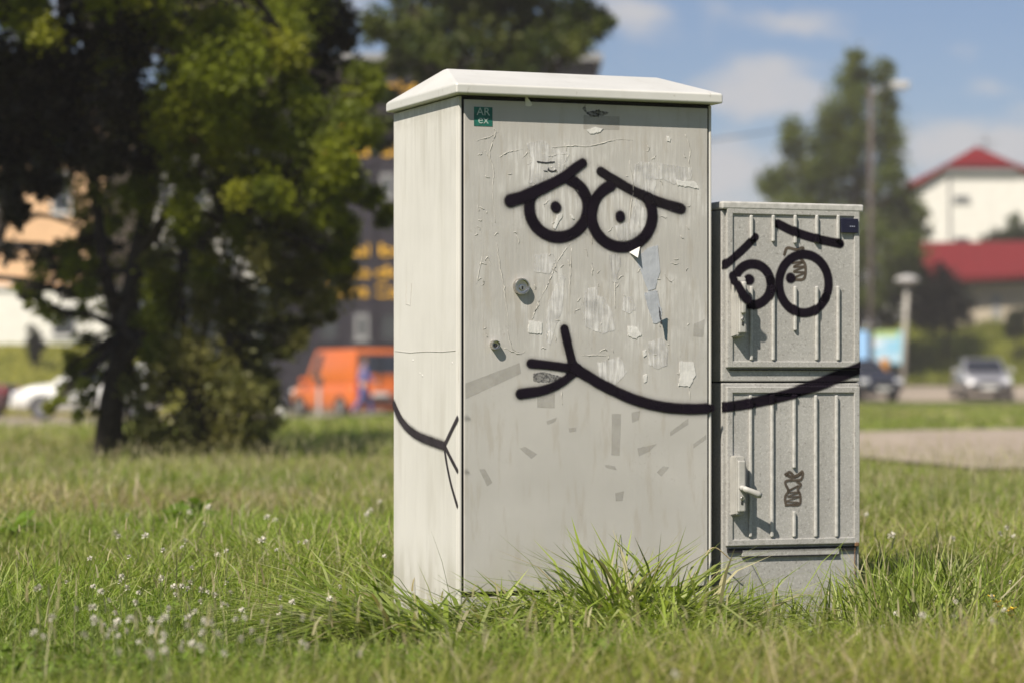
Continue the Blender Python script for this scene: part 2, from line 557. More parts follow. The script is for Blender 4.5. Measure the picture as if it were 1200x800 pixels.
# roof: fascia and hipped top
bm = bmesh.new()
ov = .044
x0, x1, y0, y1 = -.023, W + .016, -ov, DEP + .004
zf0, zf1, zr = ZT + .002, ZT + .030, 1.562
fasc = [[bm.verts.new((x, y, z)) for x, y in ((x0, y0), (x1, y0), (x1, y1), (x0, y1))] for z in (zf0, zf1)]
inn = [bm.verts.new((x, y, zr)) for x, y in ((.062, DEP * .5 - .012), (W - .05, DEP * .5 - .012), (W - .05, DEP * .5 + .012), (.062, DEP * .5 + .012))]
for k in range(4):
    j = (k + 1) % 4
    bm.faces.new((fasc[0][k], fasc[0][j], fasc[1][j], fasc[1][k]))
    bm.faces.new((fasc[1][k], fasc[1][j], inn[j], inn[k]))
bm.faces.new(inn); bm.faces.new(fasc[0])
bmesh.ops.recalc_face_normals(bm, faces=bm.faces)
bmesh.ops.bevel(bm, geom=list(bm.edges), offset=.005, segments=3, affect='EDGES', profile=.5)
bm_obj('roof', bm, M['roof'], cab, smooth=False)
bm = bmesh.new()
box(bm, .004, W - .004, .003, DEP - .004, ZT - .0005, ZT + .0015)
bm_obj('roof_seal', bm, M['gasket'], cab)


# ---- locks
def lock(parent, px, py, r, proud, name, front=-.004):
    u, z = fp(px, py)
    bm = bmesh.new()
    f = front
    lathe(bm, [(r * 1.02, f + .001), (r, f - proud * .75), (r * .93, f - proud), (r * .80, f - proud), (r * .76, f - proud * .55), (r * .001, f - proud * .5)], (u, 0, z), 'Y', 28)
    o = bm_obj(name, bm, M['steel'], parent)
    bm = bmesh.new()
    lathe(bm, [(r * .42, f - proud * .45), (r * .40, f - proud * .75), (r * .33, f - proud * .78), (r * .001, f - proud * .78)], (u + r * .05, 0, z - r * .12), 'Y', 20)
    k = bm_obj('lock_cylinder', bm, M['darksteel'] if r < .017 else M['steel'], o)
    bm = bmesh.new()
    box(bm, u - r * .06, u + r * .14, f - proud * .80, f - proud * .76, z - r * .36, z + r * .02)
    bm_obj('keyhole', bm, M['gasket'], o)
    return o


lock(cab, 609.5, 336, .0235, .016, 'door_lock')
lock(cab, 578.5, 404, .0135, .018, 'small_lock')


# ---- painted strokes
def catmull(P, n=14):
    P = [Vector(p) for p in P]
    if len(P) < 3:
        return [P[0].lerp(P[-1], k / n) for k in range(n + 1)]
    Q = [P[0] * 2 - P[1]] + P + [P[-1] * 2 - P[-2]]
    out = []
    for i in range(1, len(Q) - 2):
        a, b, c, d = Q[i - 1:i + 3]
        for k in range(n):
            f = k / n
            out.append(.5 * ((2 * b) + (c - a) * f + (2 * a - 5 * b + 4 * c - d) * f * f + (3 * b - a - 3 * c + d) * f ** 3))
    out.append(P[-1]); return out


LAY = [0]


def stroke(name, parent, pts2, width, mat, to3, closed=False, soft=1.38, taper=(1, 1), smooth=True):
    """pts2: points in surface metres; width in metres; to3(p, off) -> local 3-D point"""
    P = catmull([(p[0], p[1], 0) for p in pts2]) if smooth else [Vector((p[0], p[1], 0)) for p in pts2]
    if closed: P = P[:-1] if (P[0] - P[-1]).length < 1e-6 else P
    LAY[0] += 1
    off = .0012 + .00012 * (LAY[0] % 12)
    bm = bmesh.new(); uvl = bm.loops.layers.uv.new('UVMap')
    n = len(P); rows = []
    hw0 = width * .5 * soft

    def mk(p, v):
        return (bm.verts.new(to3((p.x, p.y), off)), v)
    for i, p in enumerate(P):
        if closed: d = P[(i + 1) % n] - P[i - 1]
        else: d = P[min(i + 1, n - 1)] - P[max(i - 1, 0)]
        d.normalize(); nn = Vector((-d.y, d.x, 0))
        f = i / max(1, n - 1)
        hw = hw0 * (taper[0] + (taper[1] - taper[0]) * f) * (1 + .09 * mnoise.noise((p.x * 30, p.y * 30, LAY[0] * 1.7)))
        rows.append([mk(p + nn * hw, 0.0), mk(p + nn * hw * .5, .5), mk(p, 1.0), mk(p - nn * hw * .5, .5), mk(p - nn * hw, 0.0)])

    def face(vv):
        try: fa = bm.faces.new([q[0] for q in vv])
        except ValueError: return
        for lo, q in zip(fa.loops, vv): lo[uvl].uv = (q[1], 0)
    for i in range(n if closed else n - 1):
        a, b = rows[i], rows[(i + 1) % n]
        for k in range(4): face((a[k], a[k + 1], b[k + 1], b[k]))
    if not closed:
        for i, sgn in ((0, -1), (n - 1, 1)):
            d = P[min(i + 1, n - 1)] - P[max(i - 1, 0)]; d.normalize(); nn = Vector((-d.y, d.x, 0))
            hw = hw0 * taper[0 if i == 0 else 1]
            c = rows[i][2]
            fan_o = [rows[i][0]] + [mk(P[i] + (nn * math.cos(a) + d * sgn * math.sin(a)) * hw, 0.0) for a in np.linspace(0, math.pi, 9)[1:-1]] + [rows[i][4]]
            fan_i = [rows[i][1]] + [mk(P[i] + (nn * math.cos(a) + d * sgn * math.sin(a)) * hw * .5, .5) for a in np.linspace(0, math.pi, 9)[1:-1]] + [rows[i][3]]
            for k in range(8):
                face((fan_o[k], fan_o[k + 1], fan_i[k + 1], fan_i[k]))
                face((fan_i[k], fan_i[k + 1], c))
    return bm_obj(name, bm, mat, parent)


def front3(base):
    return lambda p, off: (p[0], base - off, p[1])


def fpx(pts): return [fp(*p) for p in pts]


def arc(cx, cy, rx, ry, a0, a1, n=26):
    return [(cx + rx * math.cos(R(a0 + (a1 - a0) * k / n)), cy - ry * math.sin(R(a0 + (a1 - a0) * k / n))) for k in range(n + 1)]


PX = 1 / 412.0       # metres per picture pixel on the cabinet front
FT = front3(-.004)
def S(name, pts, w, m='spray', **k):
    if m == 'spray': stroke('overspray', cab, fpx(pts), w * PX, M['halo'], FT, **{**k, 'soft': 2.3})
    return stroke(name, cab, fpx(pts), w * PX, M[m], FT, **k)



eyebits = S('painted_eye', arc(653.6, 243.2, 34.2, 35.0, 66, -205), 12.2)
S('painted_eye', arc(728.0, 252.5, 35.6, 37.2, 112, 390), 12.0)
S('painted_pupil', [(649.9, 242.4), (650.9, 243.6)], 11.4, smooth=False)
S('painted_pupil', [(725.7, 253.0), (725.9, 255.0)], 10.8, smooth=False)
S('painted_eyebrow', [(597, 235.5), (612, 231), (628, 224), (645, 216), (660, 208), (671, 199), (681.5, 191.5)], 12.0, taper=(1.15, .85))
S('painted_eyebrow', [(703, 201), (716, 209.5), (741, 224), (770, 236.5), (797, 245)], 10.5, taper=(.9, 1.1))
S('painted_hand', [(660.5, 385.5), (665, 406), (671, 430)], 9.5)
S('painted_hand', [(621, 425.5), (645, 428), (673, 432)], 9.2, taper=(1.05, .95))
S('painted_hand', [(609, 461), (636, 456.5), (657, 447.5), (674, 434)], 9.6, taper=(1.15, .85))
S('painted_arm', [(672, 431), (690, 441.5), (706, 451), (741, 467), (776, 476), (807, 478.5), (826.5, 478)], 11.4)
stroke('painted_arm', cab, [fp(830.6, 478), fp(833.2, 478)], 11 * PX, M['spray'], front3(-.0004), smooth=False, soft=1.1)
S('overspray', [(545.5, 489), (549, 490)], 9, 'fog', taper=(1, .5))
S('overspray', [(545.5, 552), (548, 553)], 8, 'fog', taper=(1, .5))
LT = lambda p, off: (-off, p[0], p[1])
SL = lambda name, pts, w, m='spraythin', **k: stroke(name, cab, [lp(*p) for p in pts], w * PX, M[m], LT, **k)
SL('painted_arm', [(462, 474), (467, 487), (475, 498), (484, 506), (492.5, 511.5), (507, 517), (520.5, 522)], 12, 'spraysoft', soft=1.6)
SL('painted_arm', [(462, 474), (475, 498), (492.5, 511.5), (520.5, 522)], 9)
SL('painted_hand', [(521.5, 521), (530, 503), (536.4, 490)], 7)
SL('painted_hand', [(522.5, 524), (529.5, 538), (536.4, 551)], 6)
SL('painted_hand', [(521, 522), (524, 543), (529, 567), (536.2, 592)], 5.5)


# ---- paper, paste and tape left on the door
def patch(name, pix, mat, thick=.0006, jag=1.0, lift=0.0, base=-.0041, mesh_parent=None, conv=fpx):
    P = [Vector((x, z, 0)) for x, z in conv(pix)]
    out = []
    n = len(P)
    for i in range(n):
        a, b = P[i], P[(i + 1) % n]
        k = max(2, int((b - a).length / .004))
        for j in range(k):
            q = a.lerp(b, j / k)
            if jag: q += Vector((random.gauss(0, .0006), random.gauss(0, .0006), 0)) * jag
            out.append(q)
    bm = bmesh.new()
    th = thick + random.random() * .00012
    fr = [bm.verts.new((q.x, base - th - (lift * random.random()), q.y)) for q in out]
    f = bm.faces.new(fr)
    bk = [bm.verts.new((q.x, base + .0002, q.y)) for q in out]
    for i in range(len(out)):
        j = (i + 1) % len(out)
        bm.faces.new((fr[i], fr[j], bk[j], bk[i]))
    bmesh.ops.triangulate(bm, faces=[f])
    return bm_obj(name, bm, mat, mesh_parent or cab)


def zq(pts, ox, oy, s_): return [(ox + x / s_, oy + y / s_) for x, y in pts]


Z4 = lambda pts: zq(pts, 440, 320, 2.857)
Z3 = lambda pts: zq(pts, 440, 60, 2.857)
Z8 = lambda pts: zq(pts, 590, 260, 3.333)
ZE = lambda pts: zq(pts, 570, 180, 4.8)
for q in (Z4([(300, 368), (480, 300), (485, 335), (300, 420)]), Z4([(790, 470), (820, 470), (815, 610), (788, 608)]),
          Z4([(985, 530), (1045, 485), (1045, 505), (985, 545)]), Z4([(1063, 570), (1105, 540), (1105, 555), (1063, 585)]),
          Z4([(875, 585), (940, 570), (915, 595), (880, 612)]), Z4([(940, 665), (960, 645), (982, 648), (955, 680)]),
          Z4([(480, 585), (500, 580), (540, 605), (520, 620)]), Z4([(345, 655), (365, 655), (390, 700), (372, 712)]),
          Z4([(570, 495), (605, 482), (600, 495), (575, 507)]), Z4([(1065, 170), (1100, 155), (1095, 215), (1062, 212)]),
          Z4([(540, 395), (598, 395), (598, 450), (540, 448)]), Z4([(645, 518), (670, 515), (670, 528), (648, 532)]),
          Z3([(695, 215), (815, 220), (815, 265), (695, 262)]), Z4([(855, 465), (885, 460), (880, 490), (858, 500)]),
          Z4([(800, 735), (830, 728), (825, 760), (803, 762)]), Z4([(765, 640), (800, 645), (805, 658), (770, 650)])):
    patch('tape_residue', q, M['tape'], .0002, .5)
patch('smear', Z4([(525, 335), (560, 330), (620, 345), (618, 358), (560, 365), (528, 362)]), M['smear'], .0003, 1.2)
for q in (Z3([(690, 195), (700, 180), (705, 205), (740, 198), (782, 205), (770, 215), (720, 222)]), Z3([(735, 198), (748, 195), (746, 222), (736, 220)])):
    patch('dark_tear', q, M['smear'], .0005, 1.0)

pale = [Z3([(505, 310), (560, 300), (600, 330), (650, 345), (640, 370), (620, 410), (540, 450), (510, 440), (520, 380)]),
        Z8([(225, 205), (240, 215), (225, 350), (195, 430), (180, 480), (163, 460), (165, 400), (175, 310)]),
        Z8([(330, 260), (360, 255), (370, 310), (350, 345), (355, 380), (320, 390), (318, 330)]),
        Z8([(468, 290), (500, 295), (515, 340), (490, 360), (462, 345)]),
        Z8([(410, 130), (450, 125), (455, 170), (440, 215), (445, 240), (420, 235), (418, 180)]),
        Z8([(565, 470), (620, 455), (640, 500), (635, 560), (600, 575), (565, 555)]),
        Z3([(880, 372), (960, 378), (1058, 392), (1055, 430), (1000, 448), (960, 430), (900, 428), (878, 400)]),
        ZE([(830, 60), (905, 60), (950, 160), (940, 250), (860, 225), (820, 200)]),
        Z4([(700, 65), (760, 80), (790, 130), (800, 190), (760, 205), (700, 180), (690, 120)]),
        Z4([(740, 300), (820, 280), (840, 330), (800, 375), (750, 365)]),
        Z8([(120, 130), (190, 125), (200, 150), (180, 205), (150, 200), (118, 195)]),
        ZE([(720, 410), (800, 390), (840, 440), (830, 490), (740, 490)]),
        ZE([(840, 260), (900, 330), (900, 400), (850, 470), (800, 490), (790, 470), (815, 330)])]
for q in pale: patch('pasted_paper', q, M['paperpale'], .00045, 1.8)
for q in (Z4([(510, 160), (555, 165), (553, 203), (510, 200)]), Z4([(843, 178), (870, 180), (888, 205), (870, 220), (845, 212)]),
          Z4([(1015, 295), (1062, 298), (1070, 340), (1050, 378), (1012, 375), (1018, 340)]), Z3([(1000, 432), (1070, 440), (1080, 462), (1010, 450)]),
          ZE([(395, 345), (425, 340), (420, 360), (400, 390), (385, 425), (372, 420), (388, 380)]), ZE([(468, 348), (478, 344), (490, 366), (482, 372)]),
          Z3([(500, 155), (510, 160), (523, 180), (515, 188), (500, 183)]), Z3([(705, 265), (735, 255), (760, 262), (750, 272), (715, 278)]),
          Z4([(690, 330), (700, 328), (702, 345), (693, 350)]), Z4([(895, 340), (905, 338), (906, 362), (897, 366)]),
          Z3([(972, 285), (985, 288), (984, 304), (974, 302)]), Z8([(540, 505), (552, 500), (556, 520), (545, 528)])):
    patch('paper_scrap', q, M['paper'], .0011, 1.5, .0006)
patch('hanging_paper', Z8([(515, 145), (560, 105), (600, 90), (608, 195), (600, 225), (590, 262), (562, 268)]), M['paperblue'], .0007, 1.0, .0004)
patch('hanging_paper', Z8([(548, 275), (598, 268), (602, 310), (616, 350), (612, 385), (585, 400), (560, 330)]), M['paperblue'], .0007, 2.0, .0006)
patch('teal_scrap', Z8([(612, 385), (638, 375), (636, 465), (629, 460), (622, 415)]), M['teal'], .0010, .6)
patch('black_crack', Z8([(604, 330), (610, 345), (613, 385), (618, 395), (612, 400), (606, 370)]), M['black_print'], .0010, 1.0)
for q in (ZE([(280, 44), (330, 50), (380, 44), (378, 52), (330, 57), (282, 52)]), ZE([(345, 80), (352, 95), (375, 98), (392, 92), (392, 102), (360, 106), (340, 95)]), ZE([(318, 96), (340, 99), (340, 104), (320, 102)])):
    patch('dark_tear', q, M['black_print'], .0016, .6)
# the curled white flap below the right eye: stands off the door
a = [fp(*p) for p in Z8([(488, 120), (530, 98), (513, 142)])]
bm = bmesh.new()
v = [bm.verts.new((a[0][0], -.0075, a[0][1])), bm.verts.new((a[1][0], -.0060, a[1][1])), bm.verts.new((a[2][0], -.022, a[2][1]))]
w = [bm.verts.new(q.co + Vector((0, .0008, .0004))) for q in v]
bm.faces.new(v); bm.faces.new(w)
for i in range(3): bm.faces.new((v[i], v[(i + 1) % 3], w[(i + 1) % 3], w[i]))
bm_obj('curled_flap', bm, M['paper'], cab)


def ridge(pix, r=.0016, mat='ridge'):
    P = catmull([(x, z, 0) for x, z in fpx(pix)], 9)
    pts, rad = [], []
    for i, p in enumerate(P):
        j = Vector((random.gauss(0, .0007), random.gauss(0, .0007), 0))
        f = i / (len(P) - 1)
        pts.append((p.x + j.x, -.0040, p.y + j.y)); rad.append(r * (.35 + .9 * random.random()) * (.35 + .65 * math.sin(math.pi * min(1, f + .08))))
    bm = bmesh.new(); tube(bm, pts, rad, 6)
    bm_obj('paste_ridge', bm, M[mat], cab, smooth=True)


for q in (Z3([(395, 260), (400, 280), (380, 345), (395, 400), (390, 470), (400, 575)]), Z3([(335, 300), (375, 290), (410, 272)]),
          Z3([(415, 355), (440, 340), (490, 330)]), Z3([(575, 325), (650, 318), (720, 318), (800, 298), (860, 298)]),
          Z3([(405, 640), (415, 720), (430, 800), (440, 880), (443, 920)]), Z3([(355, 690), (338, 780)]), Z3([(365, 330), (385, 372)]),
          Z3([(650, 645), (610, 700), (580, 770), (545, 840)]), Z3([(655, 660), (650, 760), (645, 880)]), Z3([(1035, 280), (1052, 330), (1048, 380), (1072, 450)]),
          Z4([(440, 190), (455, 250), (490, 268)]), Z4([(800, 30), (800, 120)]), Z4([(935, 90), (950, 130)]), Z4([(690, 275), (740, 274), (780, 277)]),
          Z4([(815, 35), (800, 55), (802, 70)]), Z4([(545, 100), (520, 160)]), Z4([(620, 375), (625, 440)]), Z4([(1045, 375), (1052, 425)]),
          Z4([(430, 250), (480, 270), (500, 262)]), Z3([(490, 360), (510, 340), (520, 370), (505, 382)]), Z3([(365, 700), (375, 690), (385, 720)]),
          Z3([(340, 770), (352, 760), (362, 778), (348, 786)]), Z3([(600, 345), (640, 350), (630, 380), (650, 392)]), Z3([(560, 345), (590, 352), (615, 340)]),
          ZE([(470, 215), (500, 205), (520, 232), (478, 240)]), ZE([(640, 250), (690, 215), (720, 200)]), Z4([(748, 262), (770, 255), (778, 285), (755, 295)]),
          Z4([(965, 5), (985, 28), (1000, 20)]), Z3([(905, 310), (915, 330), (900, 338)]), Z3([(740, 745), (750, 735)]),
          ZE([(800, 40), (822, 200), (805, 330), (795, 480)])):
    ridge(q)
for q in (ZE([(840, 250), (825, 380), (800, 480)]), ZE([(860, 300), (850, 400), (820, 470)])): ridge(q, .0011, 'paper')
for k in range(80):
    cx_, cz_ = random.uniform(.05, W - .06), random.triangular(.58, 1.36, 1.15)
    L_ = random.uniform(.006, .03); a_ = random.gauss(math.pi / 2, .9)
    P_ = [Vector((cx_, 0, cz_))]
    for q in range(4): P_.append(P_[-1] + Vector((math.cos(a_), 0, math.sin(a_))) * L_ / 4); a_ += random.gauss(0, .7)
    bm = bmesh.new(); tube(bm, [(q.x, -.0041, q.z) for q in P_], [.0004, .0011, .0013, .0010, .0004], 6)
    bm_obj('paste_ridge', bm, M['ridge'], cab, smooth=True)
# little crumbs of torn paper near the left brow
bmc = bmesh.new()
for k in range(28):
    zx, zy = random.gauss(415, 28), random.gauss(70, 26)
    u, z = fp(570 + zx / 4.8, 180 + zy / 4.8)
    r = random.uniform(.001, .0028)
    vs = bmesh.ops.create_icosphere(bmc, subdivisions=1, radius=r)['verts']
    for v in vs: v.co = Vector((u + v.co.x * random.uniform(.8, 1.6), -.0042 + v.co.y * .55, z + v.co.z))
bm_obj('torn_paper_crumbs', bmc, M['crumb'], cab, kind='stuff')
# scratches and a dent line on the left side
for pix, nm in (([(463, 411), (480, 413), (500, 411.5), (518, 412), (534, 410.5)], 'scratch_line'), ([(476, 331), (476, 356), (481, 358), (482.5, 332)], 'scratch_line')):
    P = [lp(*p) for p in pix]
    bm = bmesh.new(); tube(bm, [(0.0002, y + random.gauss(0, .0005), z) for y, z in P], [.0016] * len(P), 6)
    bm_obj(nm, bm, M['ridge'], cab)
for (px_, py_, rr) in ((495, 440, .004), (492, 437, .003), (484, 422, .0035), (530, 425, .003), (527, 430, .002)):
    y, z = lp(px_, py_)
    bm = bmesh.new()
    vs = bmesh.ops.create_icosphere(bm, subdivisions=2, radius=rr)['verts']
    for v in vs: v.co = Vector((v.co.x * .35, y + v.co.y * 1.4 + random.gauss(0, .0004), z + v.co.z))
    bm_obj('paint_chip', bm, M['paper'], cab)

# green sticker with letters
sx0, sz1 = fp(554.8, 125.4); sx1, sz0 = fp(576.4, 148.6)
M['sticker'] = simple('green_sticker', (.012, .115, .085), .5, 0, .25, 60)
M['stickertext'] = simple('sticker_print', (.33, .42, .38), .6, 0, .15, 90)
bm = bmesh.new(); box(bm, sx0, sx1, -.0050, -.0041, sz0, sz1)
stk = bm_obj('sticker', bm, M['sticker'], cab)
for txt, zz, sz in (('AR', sz0 + .0305, .0315), ('ex', sz0 + .0075, .0335)):
    me_ = text_mesh(txt, sz, .0003, 'CENTER')
    o = link('lettering', me_, M['stickertext'], stk)
    o.location = ((sx0 + sx1) / 2, -.0054, zz); o.rotation_euler = (R(90), 0, 0); o.scale = (1.0, 1, 1)

# ------------------------------------------------------------------ small electrical box
REC = .026          # its front stands a little behind the tall cabinet's


def rawplane(px, py, out):
    a = (px - 600) / F
    ox, oy = C0.x + SP * out, 8.0 - CP * out
    u = (a * oy - ox) / (CP - SP * a)
    return u, Z_at(py, oy + SP * u)


U0 = rawplane(846, 400, -REC)[0]
WB = rawplane(1008, 400, -REC)[0] - U0
SO = C0 + Vector((CP * U0 - SP * REC, SP * U0 + CP * REC, 0))
box2 = root('electrical_box', 'low grey ribbed electrical box with squinting painted eyes, standing right of the tall cabinet', 'electrical box', SO, PHI)


def sp(px, py):
    u, z = rawplane(px, py, -REC); return u - U0, z


def spx(pts): return [sp(*p) for p in pts]


ZS1 = sp(900, 237.5)[1]
zmid = sp(925, 447.5)[1]
bm = bmesh.new()
box(bm, 0, WB, 0.002, .30, zmid + .0025, ZS1 - .024, .003, 2)
bm_obj('upper_body', bm, M['poly'], box2)
bm = bmesh.new()
box(bm, 0.0015, WB - .0015, 0.003, .30, -.20, zmid - .0025, .003, 2)
bm_obj('lower_body', bm, M['poly'], box2)
bm = bmesh.new()
box(bm, .006, WB - .006, .010, .29, zmid - .003, zmid + .003)
bm_obj('body_seam', bm, M['gasket'], box2)
bm = bmesh.new()
box(bm, -.006, WB + .005, -.014, .31, ZS1 - .023, ZS1, .005, 2)
bm_obj('lid', bm, M['polypale'], box2)


def ribbed_door(px0, px1, py0, py1, ribs, label=None):
    """a moulded door: slab, raised rim bars and raised ribs"""
    (xa, zb_), (xb, za) = sp(px0, py1), sp(px1, py0)
    bm = bmesh.new()
    box(bm, xa, xb, -.007, .0018, zb_, za, .002, 1)
    d = bm_obj('door', bm, M['poly'], box2, label)
    wbar = .019
    for (a, b, c_, e) in ((xa + .0006, xa + wbar, zb_ + .0006, za - .0006), (xb - wbar, xb - .0006, zb_ + .0006, za - .0006),
                          (xa + wbar - .002, xb - wbar + .002, zb_ + .0006, zb_ + wbar), (xa + wbar - .002, xb - wbar + .002, za - wbar, za - .0006)):
        bm = bmesh.new(); box(bm, a, b, -.0125 - random.random() * .0004, -.0065, c_, e, .0022, 2)
        bm_obj('rim', bm, M['poly'], d)
    for k, (x, segs) in enumerate(ribs):
        for (ya, yb) in segs:
            u = sp(x, (ya + yb) / 2)[0]; z1_ = sp(x, ya)[1]; z0_ = sp(x, yb)[1]
            bm = bmesh.new()
            box(bm, u - .0048, u + .0048, -.0165, -.0065, z0_, z1_, .0034, 3)
            bm_obj('rib', bm, M['polypale'], d)
    return d


ZA = lambda x, y: (820 + x / 2.963, 210 + y / 2.963)
ru = []
for x, segs in ((173, [(126, 210), (372, 628)]), (249, [(126, 218), (372, 628)]), (325, [(126, 224), (372, 526)]), (400, [(126, 222), (372, 628)]), (474, [(126, 212), (372, 628)])):
    ru.append((820 + x / 2.963, [(210 + a / 2.963, 210 + b / 2.963) for a, b in segs]))
d1 = ribbed_door(850, 1005.5, 247.0, 430.5, ru)
rl = []
for x, segs in ((148, [(84, 512)]), (213, [(84, 512)]), (280, [(84, 304), (434, 512)]), (345, [(84, 512)]), (408, [(84, 512)])):
    rl.append((820 + x / 2.58, [(430 + a / 2.58, 430 + b / 2.58) for a, b in segs]))
d2 = ribbed_door(850, 1005.5, 452.5, 639.5, rl)
bm = bmesh.new()   # ledge strip below lower door, with dark gap
xa, z1_ = sp(869, 643.5); xb, z0_ = sp(983, 650)
box(bm, xa, xb, -.004, .002, z0_, z1_, .0015)
bm_obj('hinge_strip', bm, M['poly'], box2)
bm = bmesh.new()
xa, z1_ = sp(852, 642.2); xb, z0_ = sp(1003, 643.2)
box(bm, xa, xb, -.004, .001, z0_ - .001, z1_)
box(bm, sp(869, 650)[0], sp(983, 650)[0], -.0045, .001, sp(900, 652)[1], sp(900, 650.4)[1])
bm_obj('base_gap_shade', bm, M['gasket'], box2)  # black strips stand in for the shade in the base gaps
bm = bmesh.new()
xa, z1_ = sp(855, 432.2); xb, z0_ = sp(1003, 433.4)
box(bm, xa, xb, -.004, .001, z0_ - .001, z1_)
bm_obj('door_gap_seal', bm, M['gasket'], box2)


def handle(px0, px1, py0, py1, lever):
    (xa, zb_), (xb, za) = sp(px0, py1), sp(px1, py0)
    xb = rawplane(px1, py0, .046 - REC)[0] - U0      # its right edge shows on the front of the housing
    bm = bmesh.new()
    vs = box(bm, xa, xb, -.046, -.006, zb_, za)
    for v in vs:      # housing narrows towards the front at the bottom
        if v.co.y < -.03:
            v.co.z += .006 if v.co.z < (za + zb_) / 2 else -.002
            v.co.x += .002 if v.co.x < (xa + xb) / 2 else -.001
    bmesh.ops.bevel(bm, geom=list(bm.edges), offset=.003, segments=2, affect='EDGES')
    h = bm_obj('handle_housing', bm, M['handle'], box2)
    w = xb - xa
    ia, ib = xa + w * .16, xb - w * .04
    bm = bmesh.new()
    box(bm, ia, ib, -.0525, -.044, zb_ + .012, za - .012, .006, 4)
    bm_obj('lock_plate', bm, M['handle'], h)
    mx = (ia + ib) / 2
    zl = zb_ + (za - zb_) * .30
    bm = bmesh.new()
    lathe(bm, [(.0062, -.052), (.0062, -.0555), (.005, -.057), (.0001, -.057)], (mx, 0, zl), 'Y', 16)
    lk = bm_obj('lock_cylinder', bm, M['steel'], h)
    bm = bmesh.new(); box(bm, mx - .001, mx + .001, -.0578, -.0568, zl - .003, zl + .003)
    bm_obj('keyhole', bm, M['gasket'], lk)
    bm = bmesh.new(); box(bm, mx - .0035, mx + .0035, -.0545, -.051, zl - .018, zl - .007, .001)
    bm_obj('lock_slot', bm, M['darksteel'], h)
    bm = bmesh.new()
    if lever:     # turned out to the right
        p0 = Vector((mx - .002, -.060, rawplane(866, 571.5, .06 - REC)[1])); q = rawplane(892, 580.5, .068 - REC); p1 = Vector((q[0] - U0, -.068, q[1]))
        P = [p0, p0.lerp(p1, .3), p0.lerp(p1, .8), p1]
        tube(bm, P, [.0085, .009, .0105, .0075], 14)
        lathe(bm, [(.008, -.05), (.008, -.066)], (p0.x, 0, p0.z), 'Y', 14)
    else:         # lying along the housing
        box(bm, mx - .0075, mx + .0075, -.064, -.0515, zl + .016, za - .016, .005, 3)
    bm_obj('lever', bm, M['handle'], h, smooth=True)
    return h


handle(854.6, 874.6, 325, 396.0, False)
handle(853.6, 873.8, 533, 604.0, True)
def fpo(px, py, out):
    u, z = rawplane(px, py, out - REC)
    return u - U0, z


stroke('painted_eye', box2, [fpo(*p, .0645) for p in ((864.5, 334), (868, 341), (873.5, 349), (876.5, 351))], 10 * PX, M['spray'], front3(-.0640))
stroke('painted_eye', box2, [fpo(*p, .046) for p in ((858, 323), (860, 330))], 9 * PX, M['spray'], front3(-.0462))
# dark nameplate with a line of small print
(xa, zb_), (xb, za) = sp(982.7, 273.2), sp(1002.6, 257)
M['navy'] = simple('navy_plate', (.012, .012, .03), .4)
bm = bmesh.new(); box(bm, xa, xb, -.0178, -.0122, zb_, za, .001)
npl = bm_obj('nameplate', bm, M['navy'], box2)
M['platetext'] = simple('plate_print', (.30, .32, .40), .6)
for k in range(3):
    bm = bmesh.new(); c_ = xa + (xb - xa) * (.50 + .11 * k)
    box(bm, c_, c_ + .0042, -.0183, -.0176, zb_ + .018, zb_ + .021)
    bm_obj('print_mark', bm, M['platetext'], npl)
# paint on the box. Strokes lie on the ribbed relief: each stroke is draped over what stands proud of the door
RELIEF = []
for o in list(box2.children) + [c for ch in box2.children for c in ch.children]:
    if o.name.split('.')[0] in ('rib', 'rim', 'door', 'upper_body', 'lower_body', 'nameplate', 'hinge_strip'):
        c = np.array([v.co[:] for v in o.data.vertices])
        RELIEF.append((c[:, 0].min(), c[:, 0].max(), c[:, 2].min(), c[:, 2].max(), c[:, 1].min()))
HOUS = []
for o in box2.children:
    if o.name.startswith('handle_housing'):
        c = np.array([v.co[:] for v in o.data.vertices]); HOUS.append((c[:, 0].min(), c[:, 0].max(), c[:, 2].min(), c[:, 2].max()))


def relief(x, z):
    y = .004
    for a, b, c, d, e in RELIEF:
        if a - .0017 <= x <= b + .0017 and c - .0017 <= z <= d + .0017: y = min(y, e)
    return y


